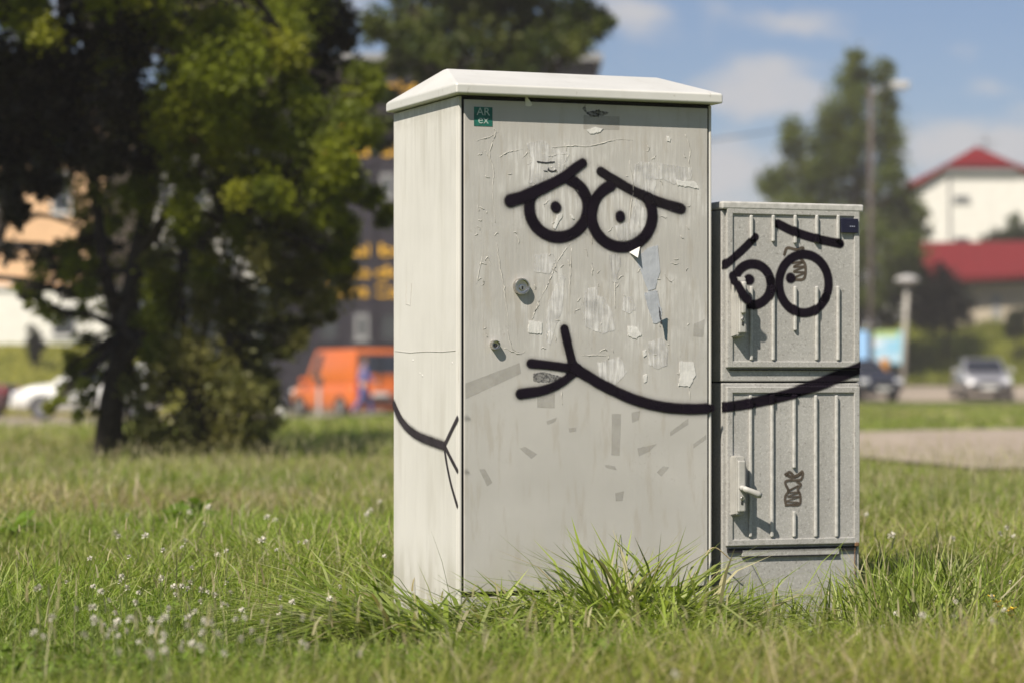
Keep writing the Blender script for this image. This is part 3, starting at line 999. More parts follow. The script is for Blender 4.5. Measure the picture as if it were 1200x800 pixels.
def draped(name, pix, width, mat, soft=1.36, taper=(1, 1), over_handle=False):
    """as stroke(), but finely cut and laid over the relief"""
    P = catmull([(x, z, 0) for x, z in spx(pix)], 18)
    # resample to 1.6 mm steps
    L = [0]
    for i in range(1, len(P)): L.append(L[-1] + (P[i] - P[i - 1]).length)
    n = max(4, int(L[-1] / .0016)); Q = []
    j = 0
    for k in range(n + 1):
        d = L[-1] * k / n
        while j < len(L) - 2 and L[j + 1] < d: j += 1
        f = (d - L[j]) / max(1e-9, L[j + 1] - L[j]); Q.append(P[j].lerp(P[j + 1], f))
    LAY[0] += 1; off = .0006 + .0001 * (LAY[0] % 10)
    bm = bmesh.new(); uvl = bm.loops.layers.uv.new('UVMap')
    hw0 = width * .5 * soft
    ncol = 17; rows = []
    ext = int(hw0 / .0016)
    d0 = (Q[1] - Q[0]).normalized(); d1_ = (Q[-1] - Q[-2]).normalized()
    full = [(Q[0] - d0 * .0016 * k, .0016 * k, 0.0) for k in range(ext, 0, -1)] + [(q, 0.0, i / n) for i, q in enumerate(Q)] + [(Q[-1] + d1_ * .0016 * k, .0016 * k, 1.0) for k in range(1, ext + 1)]
    for i, (p, e, f) in enumerate(full):
        a = full[max(0, i - 1)][0]; b = full[min(len(full) - 1, i + 1)][0]
        d = (b - a).normalized(); nn = Vector((-d.y, d.x, 0))
        hw = hw0 * (taper[0] + (taper[1] - taper[0]) * f)
        row = []
        for k in range(ncol):
            s_ = (k / (ncol - 1)) * 2 - 1
            q = p + nn * hw * s_
            r = math.sqrt((s_ * hw) ** 2 + e * e) / hw
            row.append((bm.verts.new((q.x, relief(q.x, q.y) - off, q.y)), max(0.0, 1 - r)))
        rows.append(row)
    for i in range(len(rows) - 1):
        for k in range(ncol - 1):
            vv = (rows[i][k], rows[i][k + 1], rows[i + 1][k + 1], rows[i + 1][k])
            if max(v[1] for v in vv) <= 0: continue
            cx_ = sum(v[0].co.x for v in vv) / 4; cz_ = sum(v[0].co.z for v in vv) / 4
            if cx_ < .0005 or cx_ > WB - .0005: continue
            fa = bm.faces.new([v[0] for v in vv])
            for lo, v in zip(fa.loops, vv): lo[uvl].uv = (v[1], 0)
    bmesh.ops.delete(bm, geom=[v for v in bm.verts if not v.link_faces], context='VERTS')
    return bm_obj(name, bm, mat, box2)


SS = lambda name, pix, w, m='spray', **k: draped(name, pix, w * PX, M[m], **k)
SS('painted_eyebrow', [(847, 311), (860, 301), (872, 290), (883.5, 278)], 9)
SS('painted_eyebrow', [(910, 262.5), (931, 272.5), (955, 280), (983, 286)], 10)
SS('painted_eye', arc(880.5, 333.5, 21.5, 24.0, 10, 372), 10.5)
SS('painted_eye', arc(940.5, 332.5, 29.0, 34.2, -30, 332), 10.2)
SS('painted_pupil', [(876, 327.4), (876.8, 327.6), (877, 328)], 11.5)
SS('painted_pupil', [(924.8, 325.6), (925.2, 325.8), (925.4, 326)], 11.5)
SS('painted_arm', [(846, 476.6), (874, 472.6), (921, 461.8), (968.5, 446), (1006, 431)], 12.5, taper=(.9, 1.15))
# brown marker scribbles
ZB5 = lambda pts: zq(pts, 840, 520, 5.72)
SS('marker_tag', ZB5([(455, 205), (480, 185), (520, 215), (565, 182), (555, 235), (480, 240), (450, 255), (470, 310), (450, 350), (455, 400), (480, 405), (545, 400), (550, 340), (535, 300), (555, 270), (530, 250)]), 3.2, 'tag')
SS('marker_tag', ZB5([(465, 310), (540, 275), (470, 320), (545, 320), (465, 350), (545, 350), (460, 380), (540, 390), (450, 410)]), 1.7, 'tag')
SS('marker_tag', ZB5([(455, 200), (500, 220), (560, 195)]), 4.0, 'tag')
ZA5 = lambda pts: zq(pts, 820, 210, 2.963)
SS('marker_tag', ZA5([(290, 262), (300, 240), (330, 245), (355, 240), (345, 270), (362, 300), (358, 345), (325, 350)]), 3.6, 'tag')
SS('marker_tag', ZA5([(318, 292), (355, 288), (322, 305), (358, 305), (322, 322), (358, 325), (330, 340)]), 2.6, 'tag')
# thin wire down the right edge
bm = bmesh.new()
wp = [(1001.5, 637), (1001.0, 655), (1001.6, 680), (1000.8, 700), (1001.5, 730)]
tube(bm, [(sp(*p)[0], -.003, sp(*p)[1]) for p in wp], [.0016] * 5, 6)
bm_obj('wire', bm, M['rust'], box2)
bm = bmesh.new(); u, z = sp(1002, 637); box(bm, u - .007, u + .006, -.0165, -.006, z - .006, z + .006, .002)
bm_obj('rusty_bolt', bm, M['rust'], box2)


# ------------------------------------------------------------------ grass
def inside_cab(x, y, m=.01):
    dx, dy = x - C0.x, y - C0.y
    u = dx * CP + dy * SP; d = -dx * SP + dy * CP
    return ((u > -m) & (u < W + m) & (d > -m) & (d < DEP + m)) | ((u > U0 - m) & (u < U0 + WB + m) & (d > -m) & (d < .3 + m))


def blades(base, h, w, az, lean, tint, face=None, kink=.35):
    n = len(base)
    T = np.array([0, .42, .74, 1.0])
    hd = np.stack([np.cos(az), np.sin(az)], -1)
    fa = RNG.uniform(0, 2 * np.pi, n) if face is None else face
    side = np.stack([np.cos(fa), np.sin(fa), np.zeros(n)], -1)
    V = np.zeros((n, 7, 3))
    for i, tt in enumerate(T):
        hor = (h * lean * tt ** 1.8)[:, None] * hd
        z = h * (tt - kink * np.minimum(lean, 1.6) * tt ** 2.6)
        c = base + np.concatenate([hor, z[:, None]], 1)
        if i < 3:
            ww = (w * (1 - .55 * tt ** 1.6) * .5)[:, None]
            V[:, 2 * i] = c - side * ww; V[:, 2 * i + 1] = c + side * ww
        else:
            V[:, 6] = c
    o = (np.arange(n) * 7)[:, None]
    q = np.concatenate([o + np.array([0, 1, 3, 2]), o + np.array([2, 3, 5, 4])])
    tr = o + np.array([4, 5, 6])
    return V.reshape(-1, 3), q, tr, np.repeat(tint, 7, 0)


def merge(parts):
    VS, Q, TR, C = [], [], [], []; off = 0
    for V, q, tr, c in parts:
        VS.append(V); Q.append(q + off); TR.append(tr + off); C.append(c); off += len(V)
    return np.concatenate(VS), [(4, np.concatenate(Q)), (3, np.concatenate(TR))], np.concatenate(C)


def patchy(x, y, s, seed):
    """cheap smooth noise for clumping"""
    v = np.zeros_like(x)
    r = np.random.default_rng(seed)
    for k in range(7):
        a = r.uniform(0, 2 * np.pi); f = s * r.uniform(.6, 2.2); p = r.uniform(0, 6.3)
        v += np.sin((x * np.cos(a) + y * np.sin(a)) * f + p)
    return v / 3.5


GREENS = np.array([(.195, .26, .030), (.24, .30, .043), (.29, .33, .072), (.15, .205, .025), (.34, .335, .115)])
STRAW = np.array([(.40, .36, .20), (.32, .27, .15), (.45, .41, .25)])


def tints(n, straw):
    g = GREENS[RNG.integers(0, len(GREENS), n)] * RNG.uniform(.8, 1.2, (n, 1))
    s_ = STRAW[RNG.integers(0, len(STRAW), n)] * RNG.uniform(.8, 1.15, (n, 1))
    k = (RNG.random(n) < straw)[:, None]
    return np.where(k, s_, g)


def lawn(y0, y1, dens, hm, wm, straw, half=.215):
    n = int(dens * (y1 - y0) * (y0 + y1) / 2 * 2 * half * 1.02)
    y = np.sqrt(RNG.uniform(y0 ** 2, y1 ** 2, n))
    x = RNG.uniform(-1, 1, n) * (half * y + .25)
    k = ~inside_cab(x, y)
    # bare ground under the paths
    path = (y > 21.5) & (y < 37.6) & (x > np.interp(y, [21.4, 26, 30, 37], [3.4, 2.2, .6, .2]))
    lot = (y > 37.8) & (x < -6.3)
    k &= ~path & ~lot
    k &= ((x - X_at(1140, 7.5)) / .17) ** 2 + ((y - 7.42) / .22) ** 2 > 1
    x, y = x[k], y[k]; n = len(x)
    p1 = patchy(x, y, 2.2, 3); p2 = patchy(x, y, .7, 9)
    hh = hm * np.clip(1 + .5 * p1 + .3 * p2, .25, 2.2) * RNG.lognormal(0, .38, n)
    hh = np.minimum(hh, hm * 2.4)
    hh *= 1 - .5 * sstep(13, 18, y) * sstep(1.5, 2.6, x)
    hh *= 1 - .6 * np.exp(-(((x - .35) / 1.1) ** 2 + ((y - 7.9) / .75) ** 2) ** 2)
    tn = tints(n, 0.0)
    stf = np.clip(straw * (1 + .8 * p2), 0, 1)
    kk = RNG.random(n) < stf
    tn[kk] = tints(kk.sum(), 1.0)
    tn = tn * np.clip(1 + .16 * p1[:, None] * np.array([.7, 1.0, .6]) + .12 * p2[:, None] * np.array([1.2, .6, .8]), .6, 1.45)
    return blades(np.stack([x, y, zt(x, y) - .005], -1), hh, wm * RNG.uniform(.6, 1.5, n), RNG.uniform(0, 2 * np.pi, n), RNG.uniform(.15, 1.5, n), tn)


parts = [lawn(5.4, 8.0, 9500, .085, .0034, .15), lawn(8.0, 12, 5000, .095, .0044, .20), lawn(12, 20, 1900, .10, .0075, .36), lawn(20, 37, 420, .11, .014, .22),
         lawn(37, 75, 70, .11, .03, .14)]
V, fcs, tn = merge(parts)
me = mesh_np('lawn_grass', V, fcs, tn)
lg = link('lawn_grass', me, M['grass'], None, None, 'stuff')
setp(lg, 'shaggy sunlit meadow grass covering the ground around the cabinets', 'grass')


# pale seed stalks standing above the lawn
def stalks(n, y0, y1, hm, half=.21):
    y = np.sqrt(RNG.uniform(y0 ** 2, y1 ** 2, n)); x = RNG.uniform(-1, 1, n) * (half * y)
    k = ~inside_cab(x, y, .05) & ~((y > 23) & (x > 0)); x, y = x[k], y[k]; n = len(x)
    base = np.stack([x, y, zt(x, y)], -1)
    h = hm * RNG.uniform(.6, 1.3, n); az = RNG.uniform(0, 6.3, n); le = RNG.uniform(.05, .5, n)
    a = blades(base, h, np.full(n, .0025), az, le, tints(n, .6), kink=.15)
    tip = base + np.stack([np.cos(az) * h * le, np.sin(az) * h * le, h * (1 - .15 * le)], -1)
    b = blades(tip - np.array([0, 0, .03]), RNG.uniform(.03, .06, n), RNG.uniform(.003, .007, n), az, le, tints(n, 1.0) * 1.05)
    return [a, b]


V, fcs, tn = merge(stalks(900, 5.6, 12, .17) + stalks(5200, 12, 24, .22))
ss_ = link('seed_stalks', mesh_np('seed_stalks', V, fcs, tn), M['grass'], None, None, 'stuff')
setp(ss_, 'thin pale seed stalks rising above the meadow grass', 'grass')


# tall arching grass along the foot of the cabinets
def tuft(px, Y, n, hm, wm, lean_az, spread=.06, lean=(.3, 1.3), azs=.9):
    x0 = X_at(px, Y)
    x = RNG.normal(x0, spread, n); y = RNG.normal(Y, spread * .6, n)
    k = ~inside_cab(x, y, .004) & (((x - X_at(1140, 7.5)) / .17) ** 2 + ((y - 7.42) / .25) ** 2 > 1); x, y = x[k], y[k]; n = len(x)
    g = np.array([(.25, .325, .048), (.31, .375, .085), (.37, .41, .15), (.18, .25, .035), (.15, .20, .03)])
    tn = g[RNG.integers(0, 5, n)] * RNG.uniform(.7, 1.2, (n, 1))
    st = RNG.random(n) < .10
    tn[st] = tints(int(st.sum()), 1.0)
    az = RNG.normal(lean_az, azs, n)
    h = hm * RNG.uniform(.45, 1.25, n)
    return blades(np.stack([x, y, zt(x, y) - .01], -1), h, wm * RNG.uniform(.55, 1.3, n), az, RNG.uniform(lean[0], lean[1], n), tn, RNG.normal(az + np.pi / 2, .7), .42)


T = []
for k in range(26):
    px = RNG.uniform(425, 575); T.append(tuft(px, 7.42 + RNG.uniform(-.22, .36), 28, .32, .0165, np.pi, .05, (.7, 1.9)))
for k in range(16):
    px = RNG.uniform(415, 540); T.append(tuft(px, 7.85 + RNG.uniform(-.1, .12), 18, .38, .0150, np.pi * 1.05, .05, (.6, 1.9)))
for k in range(50):
    px = RNG.uniform(545, 850); T.append(tuft(px, 7.80 + (px - 545) * .0010 + RNG.uniform(-.22, .06), 36, .30, .0130, RNG.uniform(0, 6.3), .05, (.45, 1.8), 1.5))
for k in range(26):
    px = RNG.normal(740, 46); T.append(tuft(px, 7.82 + RNG.uniform(-.25, .1), 36, .42, .0130, RNG.uniform(0, 6.3), .045, (.35, 1.7), 1.5))
for k in range(26):
    px = RNG.uniform(845, 1000); T.append(tuft(px, 8.12 + (px - 845) * .0010 + RNG.uniform(-.25, .02), 13, .24, .008, RNG.uniform(0, 6.3), .05, (.1, .9), 1.5))
for k in range(44):
    px = RNG.uniform(560, 860); T.append(tuft(px, RNG.uniform(6.95, 7.7), 20, .25, .0115, RNG.uniform(0, 6.3), .07, (.5, 1.9), 1.5))
for k in range(75):
    px = RNG.uniform(1008, 1150); T.append(tuft(px, RNG.uniform(7.7, 8.4), 18, .30, .0075, RNG.uniform(0, 6.3), .06, (.1, .8), 1.5))
T.append(tuft(930, 8.18, 9, .36, .006, 0.3, .04, (.1, .8))); T.append(tuft(885, 8.12, 8, .28, .006, 0.3, .03, (.1, .9)))
T.append(tuft(735, 8.02, 10, .38, .008, 1.7, .05, (.1, .7))); T.append(tuft(520, 7.8, 8, .36, .007, 2.2, .06, (.1, .6)))
T.append(tuft(860, 8.05, 10, .24, .007, .3, .03, (.1, .9)))
for k in range(30):
    px = RNG.uniform(1010, 1190); T.append(tuft(px, 7.6 + RNG.uniform(-.5, .9), 8, .20, .007, RNG.uniform(0, 6.3), .06, (.1, .9), 1.5))
V, fcs, tn = merge(T)
tg = link('tall_grass', mesh_np('tall_grass', V, fcs, tn), M['grass'], None, None, 'stuff')
setp(tg, 'long arching broad-bladed grass growing against the foot of both cabinets', 'tall grass')

# small-leaved weeds between the blades
n = 11000
y = RNG.uniform(6.0, 8.0, n); x = RNG.uniform(-1, 1, n) * .2 * y
k = (~inside_cab(x, y)) & (patchy(x, y, 3.5, 21) > .1); x, y = x[k], y[k]; n = len(x)
zz = zt(x, y) + RNG.uniform(.01, .07, n)
r = RNG.uniform(.005, .013, n); a = RNG.uniform(0, 6.3, n); tl = RNG.normal(0, .5, (n, 2))
c = np.stack([x, y, zz], -1)
ex = np.stack([np.cos(a), np.sin(a), tl[:, 0]], -1); ey = np.stack([-np.sin(a), np.cos(a), tl[:, 1]], -1)
Vw = np.stack([c - ex * r[:, None], c + ey * r[:, None] * .6, c + ex * r[:, None], c - ey * r[:, None] * .6], 1).reshape(-1, 3)
tnw = np.repeat(np.array([(.15, .22, .03)]) * RNG.uniform(.7, 1.3, (n, 1)), 4, 0)
wd = link('clover_leaves', mesh_np('clover_leaves', Vw, [(4, np.arange(4 * n).reshape(-1, 4))], tnw), M['grass'], None, None, 'stuff')
setp(wd, 'small round clover leaves mixed low among the grass blades', 'clover')

# clover heads, each a flower of its own
bm = bmesh.new()
for k in range(30):
    a = random.uniform(0, 6.28); e = random.uniform(-.5, 1.4)
    d = Vector((math.cos(a) * math.cos(e), math.sin(a) * math.cos(e), math.sin(e)))
    sd = d.cross(Vector((.3, .2, 1))).normalized() * .0022
    p = Vector((0, 0, 0))
    quad(bm, p - sd * .4, p + d * .006 - sd, p + d * .0105, p + d * .006 + sd)
fl_me = bpy.data.meshes.new('flower_head'); bm.to_mesh(fl_me); bm.free(); fl_me.materials.append(M['flower'])
bm = bmesh.new(); tube(bm, [(0, 0, -.12), (.004, 0, -.06), (0, 0, 0)], [.0012, .001, .0008], 5)
st_me = bpy.data.meshes.new('stem'); bm.to_mesh(st_me); bm.free(); st_me.materials.append(M['stem'])
spots = []
for k in range(92):
    py = random.triangular(625, 800, 740); spots.append((random.triangular(0, 450, 190), py))
for k in range(26): spots.append((random.uniform(120, 460), random.uniform(590, 660)))
for k in range(14): spots.append((random.uniform(1015, 1195), random.uniform(590, 740)))
spots += [(792, 797), (1120, 700), (1035, 684), (1050, 680)]
for (px, py) in spots:
    hgt = random.uniform(.10, .17)
    Y = (H - hgt + .01) * F / (py - HZ)
    x = X_at(px, Y)
    if bool(inside_cab(np.array(x), np.array(Y), .05)): continue
    s_ = random.uniform(.7, 1.15) * (1.0 if Y < 9 else 1.4)
    if px > 700: lab = 'small whitish clover head in the grass on the right side'
    elif Y > 9.5: lab = 'small blurred whitish clover head farther back in the left meadow'
    elif px < 180: lab = 'small whitish clover head in the foreground grass at the lower left corner'
    else: lab = 'small whitish clover head in the foreground grass left of the tall cabinet'
    o = root('clover_flower', lab, 'flower', (x, Y, gz(x, Y) + hgt), random.uniform(0, 6.28), {'r': 'clover flowers right', 'b': 'clover flowers farther back'}.get('r' if px > 700 else 'b' if Y > 9.5 else '', 'clover flowers in the corner' if px < 180 else 'clover flowers left of the cabinet'))
    o.scale = (s_, s_, s_)
    link('flower_head', fl_me, None, o); link('stem', st_me, None, o)


# broad-leaved weeds
def weed(px, py, nl, size, label, name='broad_leaf_weed', hgt=.12):
    Y = (H - hgt * .6) * F / (py - HZ); x = X_at(px, Y)
    o = root(name, label, 'weed', (x, Y, gz(x, Y)), random.uniform(0, 6))
    for k in range(nl):
        a = 2 * math.pi * k / nl + random.uniform(-.3, .3); L = size * random.uniform(.7, 1.2); up = random.uniform(.3, .9)
        n_ = 6; rows = []
        for i in range(n_ + 1):
            f = i / n_
            rad = L * f; z = hgt * (.35 + up * f - .5 * f * f); wd_ = L * .26 * math.sin(math.pi * min(1, .08 + f * .93)) ** .8 * (1 - .2 * f)
            c = Vector((math.cos(a) * rad, math.sin(a) * rad, z)); sd = Vector((-math.sin(a), math.cos(a), .15)) * wd_
            rows.append((c - sd, c - Vector((0, 0, wd_ * .25)), c + sd))
        V_ = np.array([tuple(p) for r_ in rows for p in r_])
        q = []
        for i in range(n_):
            for j in range(2): q.append((3 * i + j, 3 * i + j + 1, 3 * i + 4 + j, 3 * i + 3 + j))
        tn_ = np.tile(np.array([(.13, .21, .025)]) * random.uniform(.85, 1.15), (len(V_), 1))
        link('leaf', mesh_np('leaf', V_, [(4, np.array(q))], tn_, True), M['grass'], o)
    bm = bmesh.new(); tube(bm, [(0, 0, 0), (0, 0, hgt * .35)], [.006, .004], 6); bm_obj('stem', bm, M['stem'], o)
    return o


weed(18, 606, 8, .13, 'bright green broad-leaved weed at the left edge of the meadow', hgt=.2)
weed(205, 600, 9, .17, 'broad bright green dock leaves in the meadow left of the tall cabinet', hgt=.2)
weed(232, 588, 7, .15, 'darker broad-leaved weed just behind the bright dock leaves', hgt=.2)
weed(845, 787, 6, .05, 'small pale-leaved weed in the foreground grass below the electrical box', hgt=.06)
weed(705, 752, 8, .05, 'small leafy weed in the tall grass below the cabinet door', hgt=.12)

# dry grass stem leaning across the cabinet's lower right corner
bm = bmesh.new()
P = catmull([(fp(742, 708)[0], -.10, fp(742, 708)[1]), (fp(782, 687)[0], -.07, fp(782, 688)[1]), (fp(812, 668)[0], -.03, fp(812, 668)[1]), (fp(833, 641)[0], -.012, fp(833, 641)[1]), (fp(856, 655)[0], -.012, fp(856, 656)[1])], 8)
tube(bm, [C0 + Vector((p.x * CP - p.y * SP, p.x * SP + p.y * CP, p.z)) for p in P], [.0019] * len(P), 6)
ds = bm_obj('dry_grass_stem', bm, simple('straw', (.36, .29, .17), .8), None)
setp(ds, 'single bent dry straw stem leaning against the lower right corner of the tall cabinet', 'grass stem')

# near-black hump standing in for a shaded hollow, with small yellow flowers, lower right
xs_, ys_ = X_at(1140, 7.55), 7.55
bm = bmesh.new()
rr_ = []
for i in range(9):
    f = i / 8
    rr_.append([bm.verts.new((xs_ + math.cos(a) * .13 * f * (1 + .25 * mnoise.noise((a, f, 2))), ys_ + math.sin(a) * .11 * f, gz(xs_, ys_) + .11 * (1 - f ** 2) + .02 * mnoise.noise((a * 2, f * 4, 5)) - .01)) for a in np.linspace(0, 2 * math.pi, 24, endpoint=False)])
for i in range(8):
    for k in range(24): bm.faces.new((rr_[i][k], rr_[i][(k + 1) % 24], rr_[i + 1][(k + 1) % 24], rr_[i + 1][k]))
sm_ = bm_obj('shade_mound', bm, M['shadedark'], None, smooth=True)
setp(sm_, 'dark mound in place of a shaded hollow in the grass at the lower right', 'shade mound')
for (px, py) in ((1168, 706), (1179, 717), (1184, 722), (1172, 712), (1186, 714), (1162, 700)):
    Y = 7.5; x = X_at(px, Y); z = Z_at(py, Y)
    o = root('yellow_flower', 'tiny yellow flower beside the dark shade mound', 'flower', (x, Y, z), random.uniform(0, 6), 'yellow flowers by the soil mound')
    bm = bmesh.new()
    for k in range(5):
        a = 2 * math.pi * k / 5; d = Vector((math.cos(a), math.sin(a), .6)).normalized(); sd = Vector((-math.sin(a), math.cos(a), 0)) * .004
        quad(bm, (0, 0, 0), d * .009 - sd * 1.4, d * .016, d * .009 + sd * 1.4)
    bm_obj('petals', bm, M['yellowflower'], o)
    bm = bmesh.new(); tube(bm, [(0, 0, 0), (.004, 0, -(z - gz(x, Y)) * .5), (0, 0, -(z - gz(x, Y)))], [.001, .001, .0013], 5); bm_obj('stem', bm, M['stem'], o)


# ------------------------------------------------------------------ trees
def leaf_mesh(name, blobs, size, cols, sub=9, jit=.42, updir=.35, mult=1.0):
    """blobs: (centre, (rx, ry, rz), leaves). Leaves gather in sub-clumps so the crown has gaps."""
    C_, T_ = [], []
    cols = np.array(cols)
    for (c, r, n) in blobs:
        c = np.array(c); r = np.array(r); n = int(n * mult)
        m = max(3, int(sub * (r.mean() / .5) ** 1.0))
        d = RNG.normal(0, 1, (m, 3)); d /= np.linalg.norm(d, axis=1)[:, None]
        cc = c + d * r * RNG.uniform(.25, 1.0, (m, 1)) ** .5
        k = RNG.integers(0, m, n)
        p = cc[k] + RNG.normal(0, 1, (n, 3)) * r * jit * RNG.uniform(.5, 1.3, (m, 1))[k]
        base = cols[RNG.integers(0, len(cols), m)][k] * RNG.uniform(.75, 1.25, (n, 1))
        C_.append(p); T_.append(base)
    P = np.concatenate(C_); Tn = np.concatenate(T_); n = len(P)
    a = RNG.normal(0, 1, (n, 3)); a[:, 2] *= .6; a /= np.linalg.norm(a, axis=1)[:, None]
    nrm = RNG.normal(0, 1, (n, 3)); nrm[:, 2] += updir * 3
    b = np.cross(nrm, a); b /= np.linalg.norm(b, axis=1)[:, None] + 1e-9
    s_ = (size * RNG.uniform(.6, 1.35, n))[:, None]
    V = np.stack([P - a * s_ * .5, P + b * s_ * .30, P + a * s_ * .6, P - b * s_ * .30], 1).reshape(-1, 3)
    return mesh_np(name, V, [(4, np.arange(4 * n).reshape(-1, 4))], np.repeat(Tn, 4, 0))


def tree(name, label, cat, stems, blobs, size, cols, group=None, sub=9, jit=.42, mat='leaf', limb=.035, bark='bark', mult=1.0):
    """stems: list of (points, radii)"""
    b0 = Vector(stems[0][0][0])
    o = root(name, label, cat, b0, 0, group)
    bm = bmesh.new(); tips = []
    for P, rad in stems:
        tube(bm, [Vector(p) - b0 for p in P], rad, 10)
        for k in range(12): 
            f = .35 + .65 * k / 11; q = f * (len(P) - 1); i = min(int(q), len(P) - 2)
            tips.append(Vector(P[i]).lerp(Vector(P[i + 1]), q - i))
    for (c, r, n) in blobs:
        c = Vector(c)
        s0 = min(tips, key=lambda t_: (t_ - c).length + (2.0 if t_.z > c.z + .3 else 0))
        L = (c - s0).length
        if L < .15: continue
        mid = s0.lerp(c, .5) + Vector((random.gauss(0, .06), random.gauss(0, .06), .05)) * L
        tube(bm, [s0 - b0, mid - b0, c - b0], [limb, limb * .6, limb * .25], 6)
        for q in range(4):
            e = c + Vector((random.gauss(0, 1) * r[0], random.gauss(0, 1) * r[1], random.gauss(0, .8) * r[2])) * .7
            m2 = mid.lerp(c, .5)
            tube(bm, [m2 - b0, m2.lerp(e, .55) - b0 + Vector((0, 0, .03 * L)), e - b0], [limb * .4, limb * .25, limb * .1], 5)
    bm_obj('trunk', bm, M[bark], o, smooth=True)
    me = leaf_mesh('crown', [(Vector(c) - b0, r, n) for c, r, n in blobs], size, cols, sub, jit, mult=mult)
    link('crown', me, M[mat], o)
    return o


def B(px, py, Y, rpx, n, ry=None, rz=None):
    """blob given by where it shows; radius in picture pixels"""
    r = rpx * Y / F
    return (pt(px, py, Y), (r, (ry or rpx) * Y / F, (rz or rpx) * Y / F), n)


# A: light green tree, left
YA = 22.0
stA = []
ba = pt(124, 548, YA); ba.z = gz(ba.x, ba.y) - .05
stA.append(([ba, pt(131, 470, YA), pt(146, 400, YA), pt(160, 300, YA), pt(185, 190, YA), pt(215, 60, YA - .3), pt(235, -90, YA - .5)], [.125, .10, .085, .07, .055, .04, .02]))
stA.append(([pt(146, 400, YA), pt(120, 310, YA + .2), pt(112, 220, YA + .4), pt(80, 90, YA + .3), pt(60, -80, YA)], [.07, .05, .045, .035, .015]))
stA.append(([pt(158, 310, YA), pt(215, 220, YA - .3), pt(290, 130, YA - .6), pt(350, 70, YA - .9)], [.05, .04, .03, .015]))
stA.append(([pt(140, 440, YA), pt(185, 360, YA - .2), pt(240, 280, YA - .5), (pt(330, 220, YA - .8))], [.05, .035, .03, .015]))
blA = []
r0 = random.Random(3)
bright = [(430, 235, 14), (445, 250, 12), (405, 270, 16), (395, 300, 14), (205, 75, 38), (255, 60, 40), (300, 75, 40), (235, 115, 40), (280, 120, 38), (180, 130, 30), (320, 110, 32), (210, 160, 30), (265, 160, 34), (310, 155, 30), (350, 120, 30),
          (370, 145, 34), (400, 130, 26), (345, 165, 24), (250, 200, 30), (290, 205, 32), (320, 205, 24), (385, 190, 26), (400, 215, 20), (350, 225, 26), (380, 240, 26), (300, 235, 26),
          (255, 235, 26), (215, 205, 26), (160, 215, 20), (330, 265, 24), (290, 270, 22), (240, 270, 24), (205, 250, 22), (310, 40, 30), (350, 50, 28), (150, 60, 26), (420, 105, 20), (430, 160, 16)]
for (x, y, r) in bright:
    blA.append(B(x, y, YA - .9 + r0.uniform(-.9, .7), r * 1.1, int(36 * r)))
for (x, y, r) in ((110, 140, 40), (90, 200, 26), (130, 250, 24), (60, 170, 26), (160, 180, 30), (100, 230, 20), (125, 300, 22), (70, 290, 16), (90, 320, 18), (55, 320, 14)):
    blA.append(B(x, y, YA + r0.uniform(-.3, 1.2), r, int(7 * r)))
for (x, y, r) in ((95, 365, 20), (130, 350, 22), (160, 345, 22), (110, 395, 20), (150, 300, 24), (140, 390, 18), (185, 290, 26), (170, 250, 26), (135, 210, 28), (100, 265, 22), (150, 440, 18), (120, 430, 18), (165, 475, 20), (95, 430, 16),
                  (75, 455, 14), (150, 505, 16), (100, 480, 12), (45, 360, 12), (30, 340, 10), (70, 370, 14), (115, 340, 18), (85, 300, 16), (105, 320, 16), (190, 330, 26), (215, 290, 28), (180, 390, 22)):
    blA.append(B(x, y, YA + r0.uniform(-.5, .8), r, int(7 * r)))
for k in range(46):   # high and forward branches that shade the tree's foot
    blA.append(B(r0.uniform(-330, -30), r0.uniform(-420, -60), YA - 2.2 + r0.uniform(-1.2, 1.6), r0.uniform(40, 60), 650))
for k in range(14):   # forward limbs over the shrub
    blA.append(B(r0.uniform(20, 250), r0.uniform(-170, 60), YA - 1.6 + r0.uniform(-.8, .6), r0.uniform(28, 42), 420))
for k in range(40):   # the rest of the crown, above the frame and towards the viewer
    blA.append(B(r0.uniform(150, 400), r0.uniform(-260, 0), YA + 1.8 + r0.uniform(-.6, 1.2), r0.uniform(34, 52), 420))
for (x, y, r, Y_) in ((175, 370, 22, 21.5), (200, 330, 24, 21.6), (185, 420, 18, 21.5), (230, 320, 24, 21.2), (80, 430, 16, 21.4), (100, 455, 14, 21.4), (60, 475, 10, 21.2)):
    blA.append(B(x, y, Y_, r, int(13 * r)))
tree('broadleaf_tree', 'large leafy broadleaf tree with sunlit yellow-green foliage and leaning trunk on the left lawn', 'tree', stA, blA, .040,
     [(.21, .235, .016), (.17, .20, .016), (.26, .265, .025), (.11, .135, .016)], sub=9, jit=.33, mult=2.5)

# B: dark purple-leaved tree behind it at the left edge
YB = 25.5
stB = []
bb = pt(-45, 535, YB); bb.z = gz(bb.x, bb.y) - .05
stB.append(([bb, pt(-38, 440, YB), pt(-20, 330, YB), pt(20, 200, YB), pt(70, 60, YB), pt(100, -120, YB)], [.10, .085, .075, .06, .045, .02]))
blB = []
r1 = random.Random(5)
for (x, y, r) in ((20, 90, 50), (60, 50, 50), (110, 30, 50), (90, 110, 55), (30, 150, 45), (140, 85, 45), (160, 20, 45), (10, 20, 30), (200, 20, 45), (250, 5, 40), (300, 5, 40), (350, 15, 40), (380, 50, 34),
                  (120, 160, 40), (70, 160, 40), (5, 190, 30), (160, 130, 40), (45, 215, 22), (20, 245, 16), (330, 70, 30), (395, 85, 26), (410, 40, 30), (180, 190, 26), (370, 90, 30), (230, 150, 40), (290, 190, 36)):
    blB.append(B(x, y, (YB - 4.2 if x < 185 else YB) + r1.uniform(-.6, 1.2), r * (.86 if x < 185 else 1), int(22 * r)))
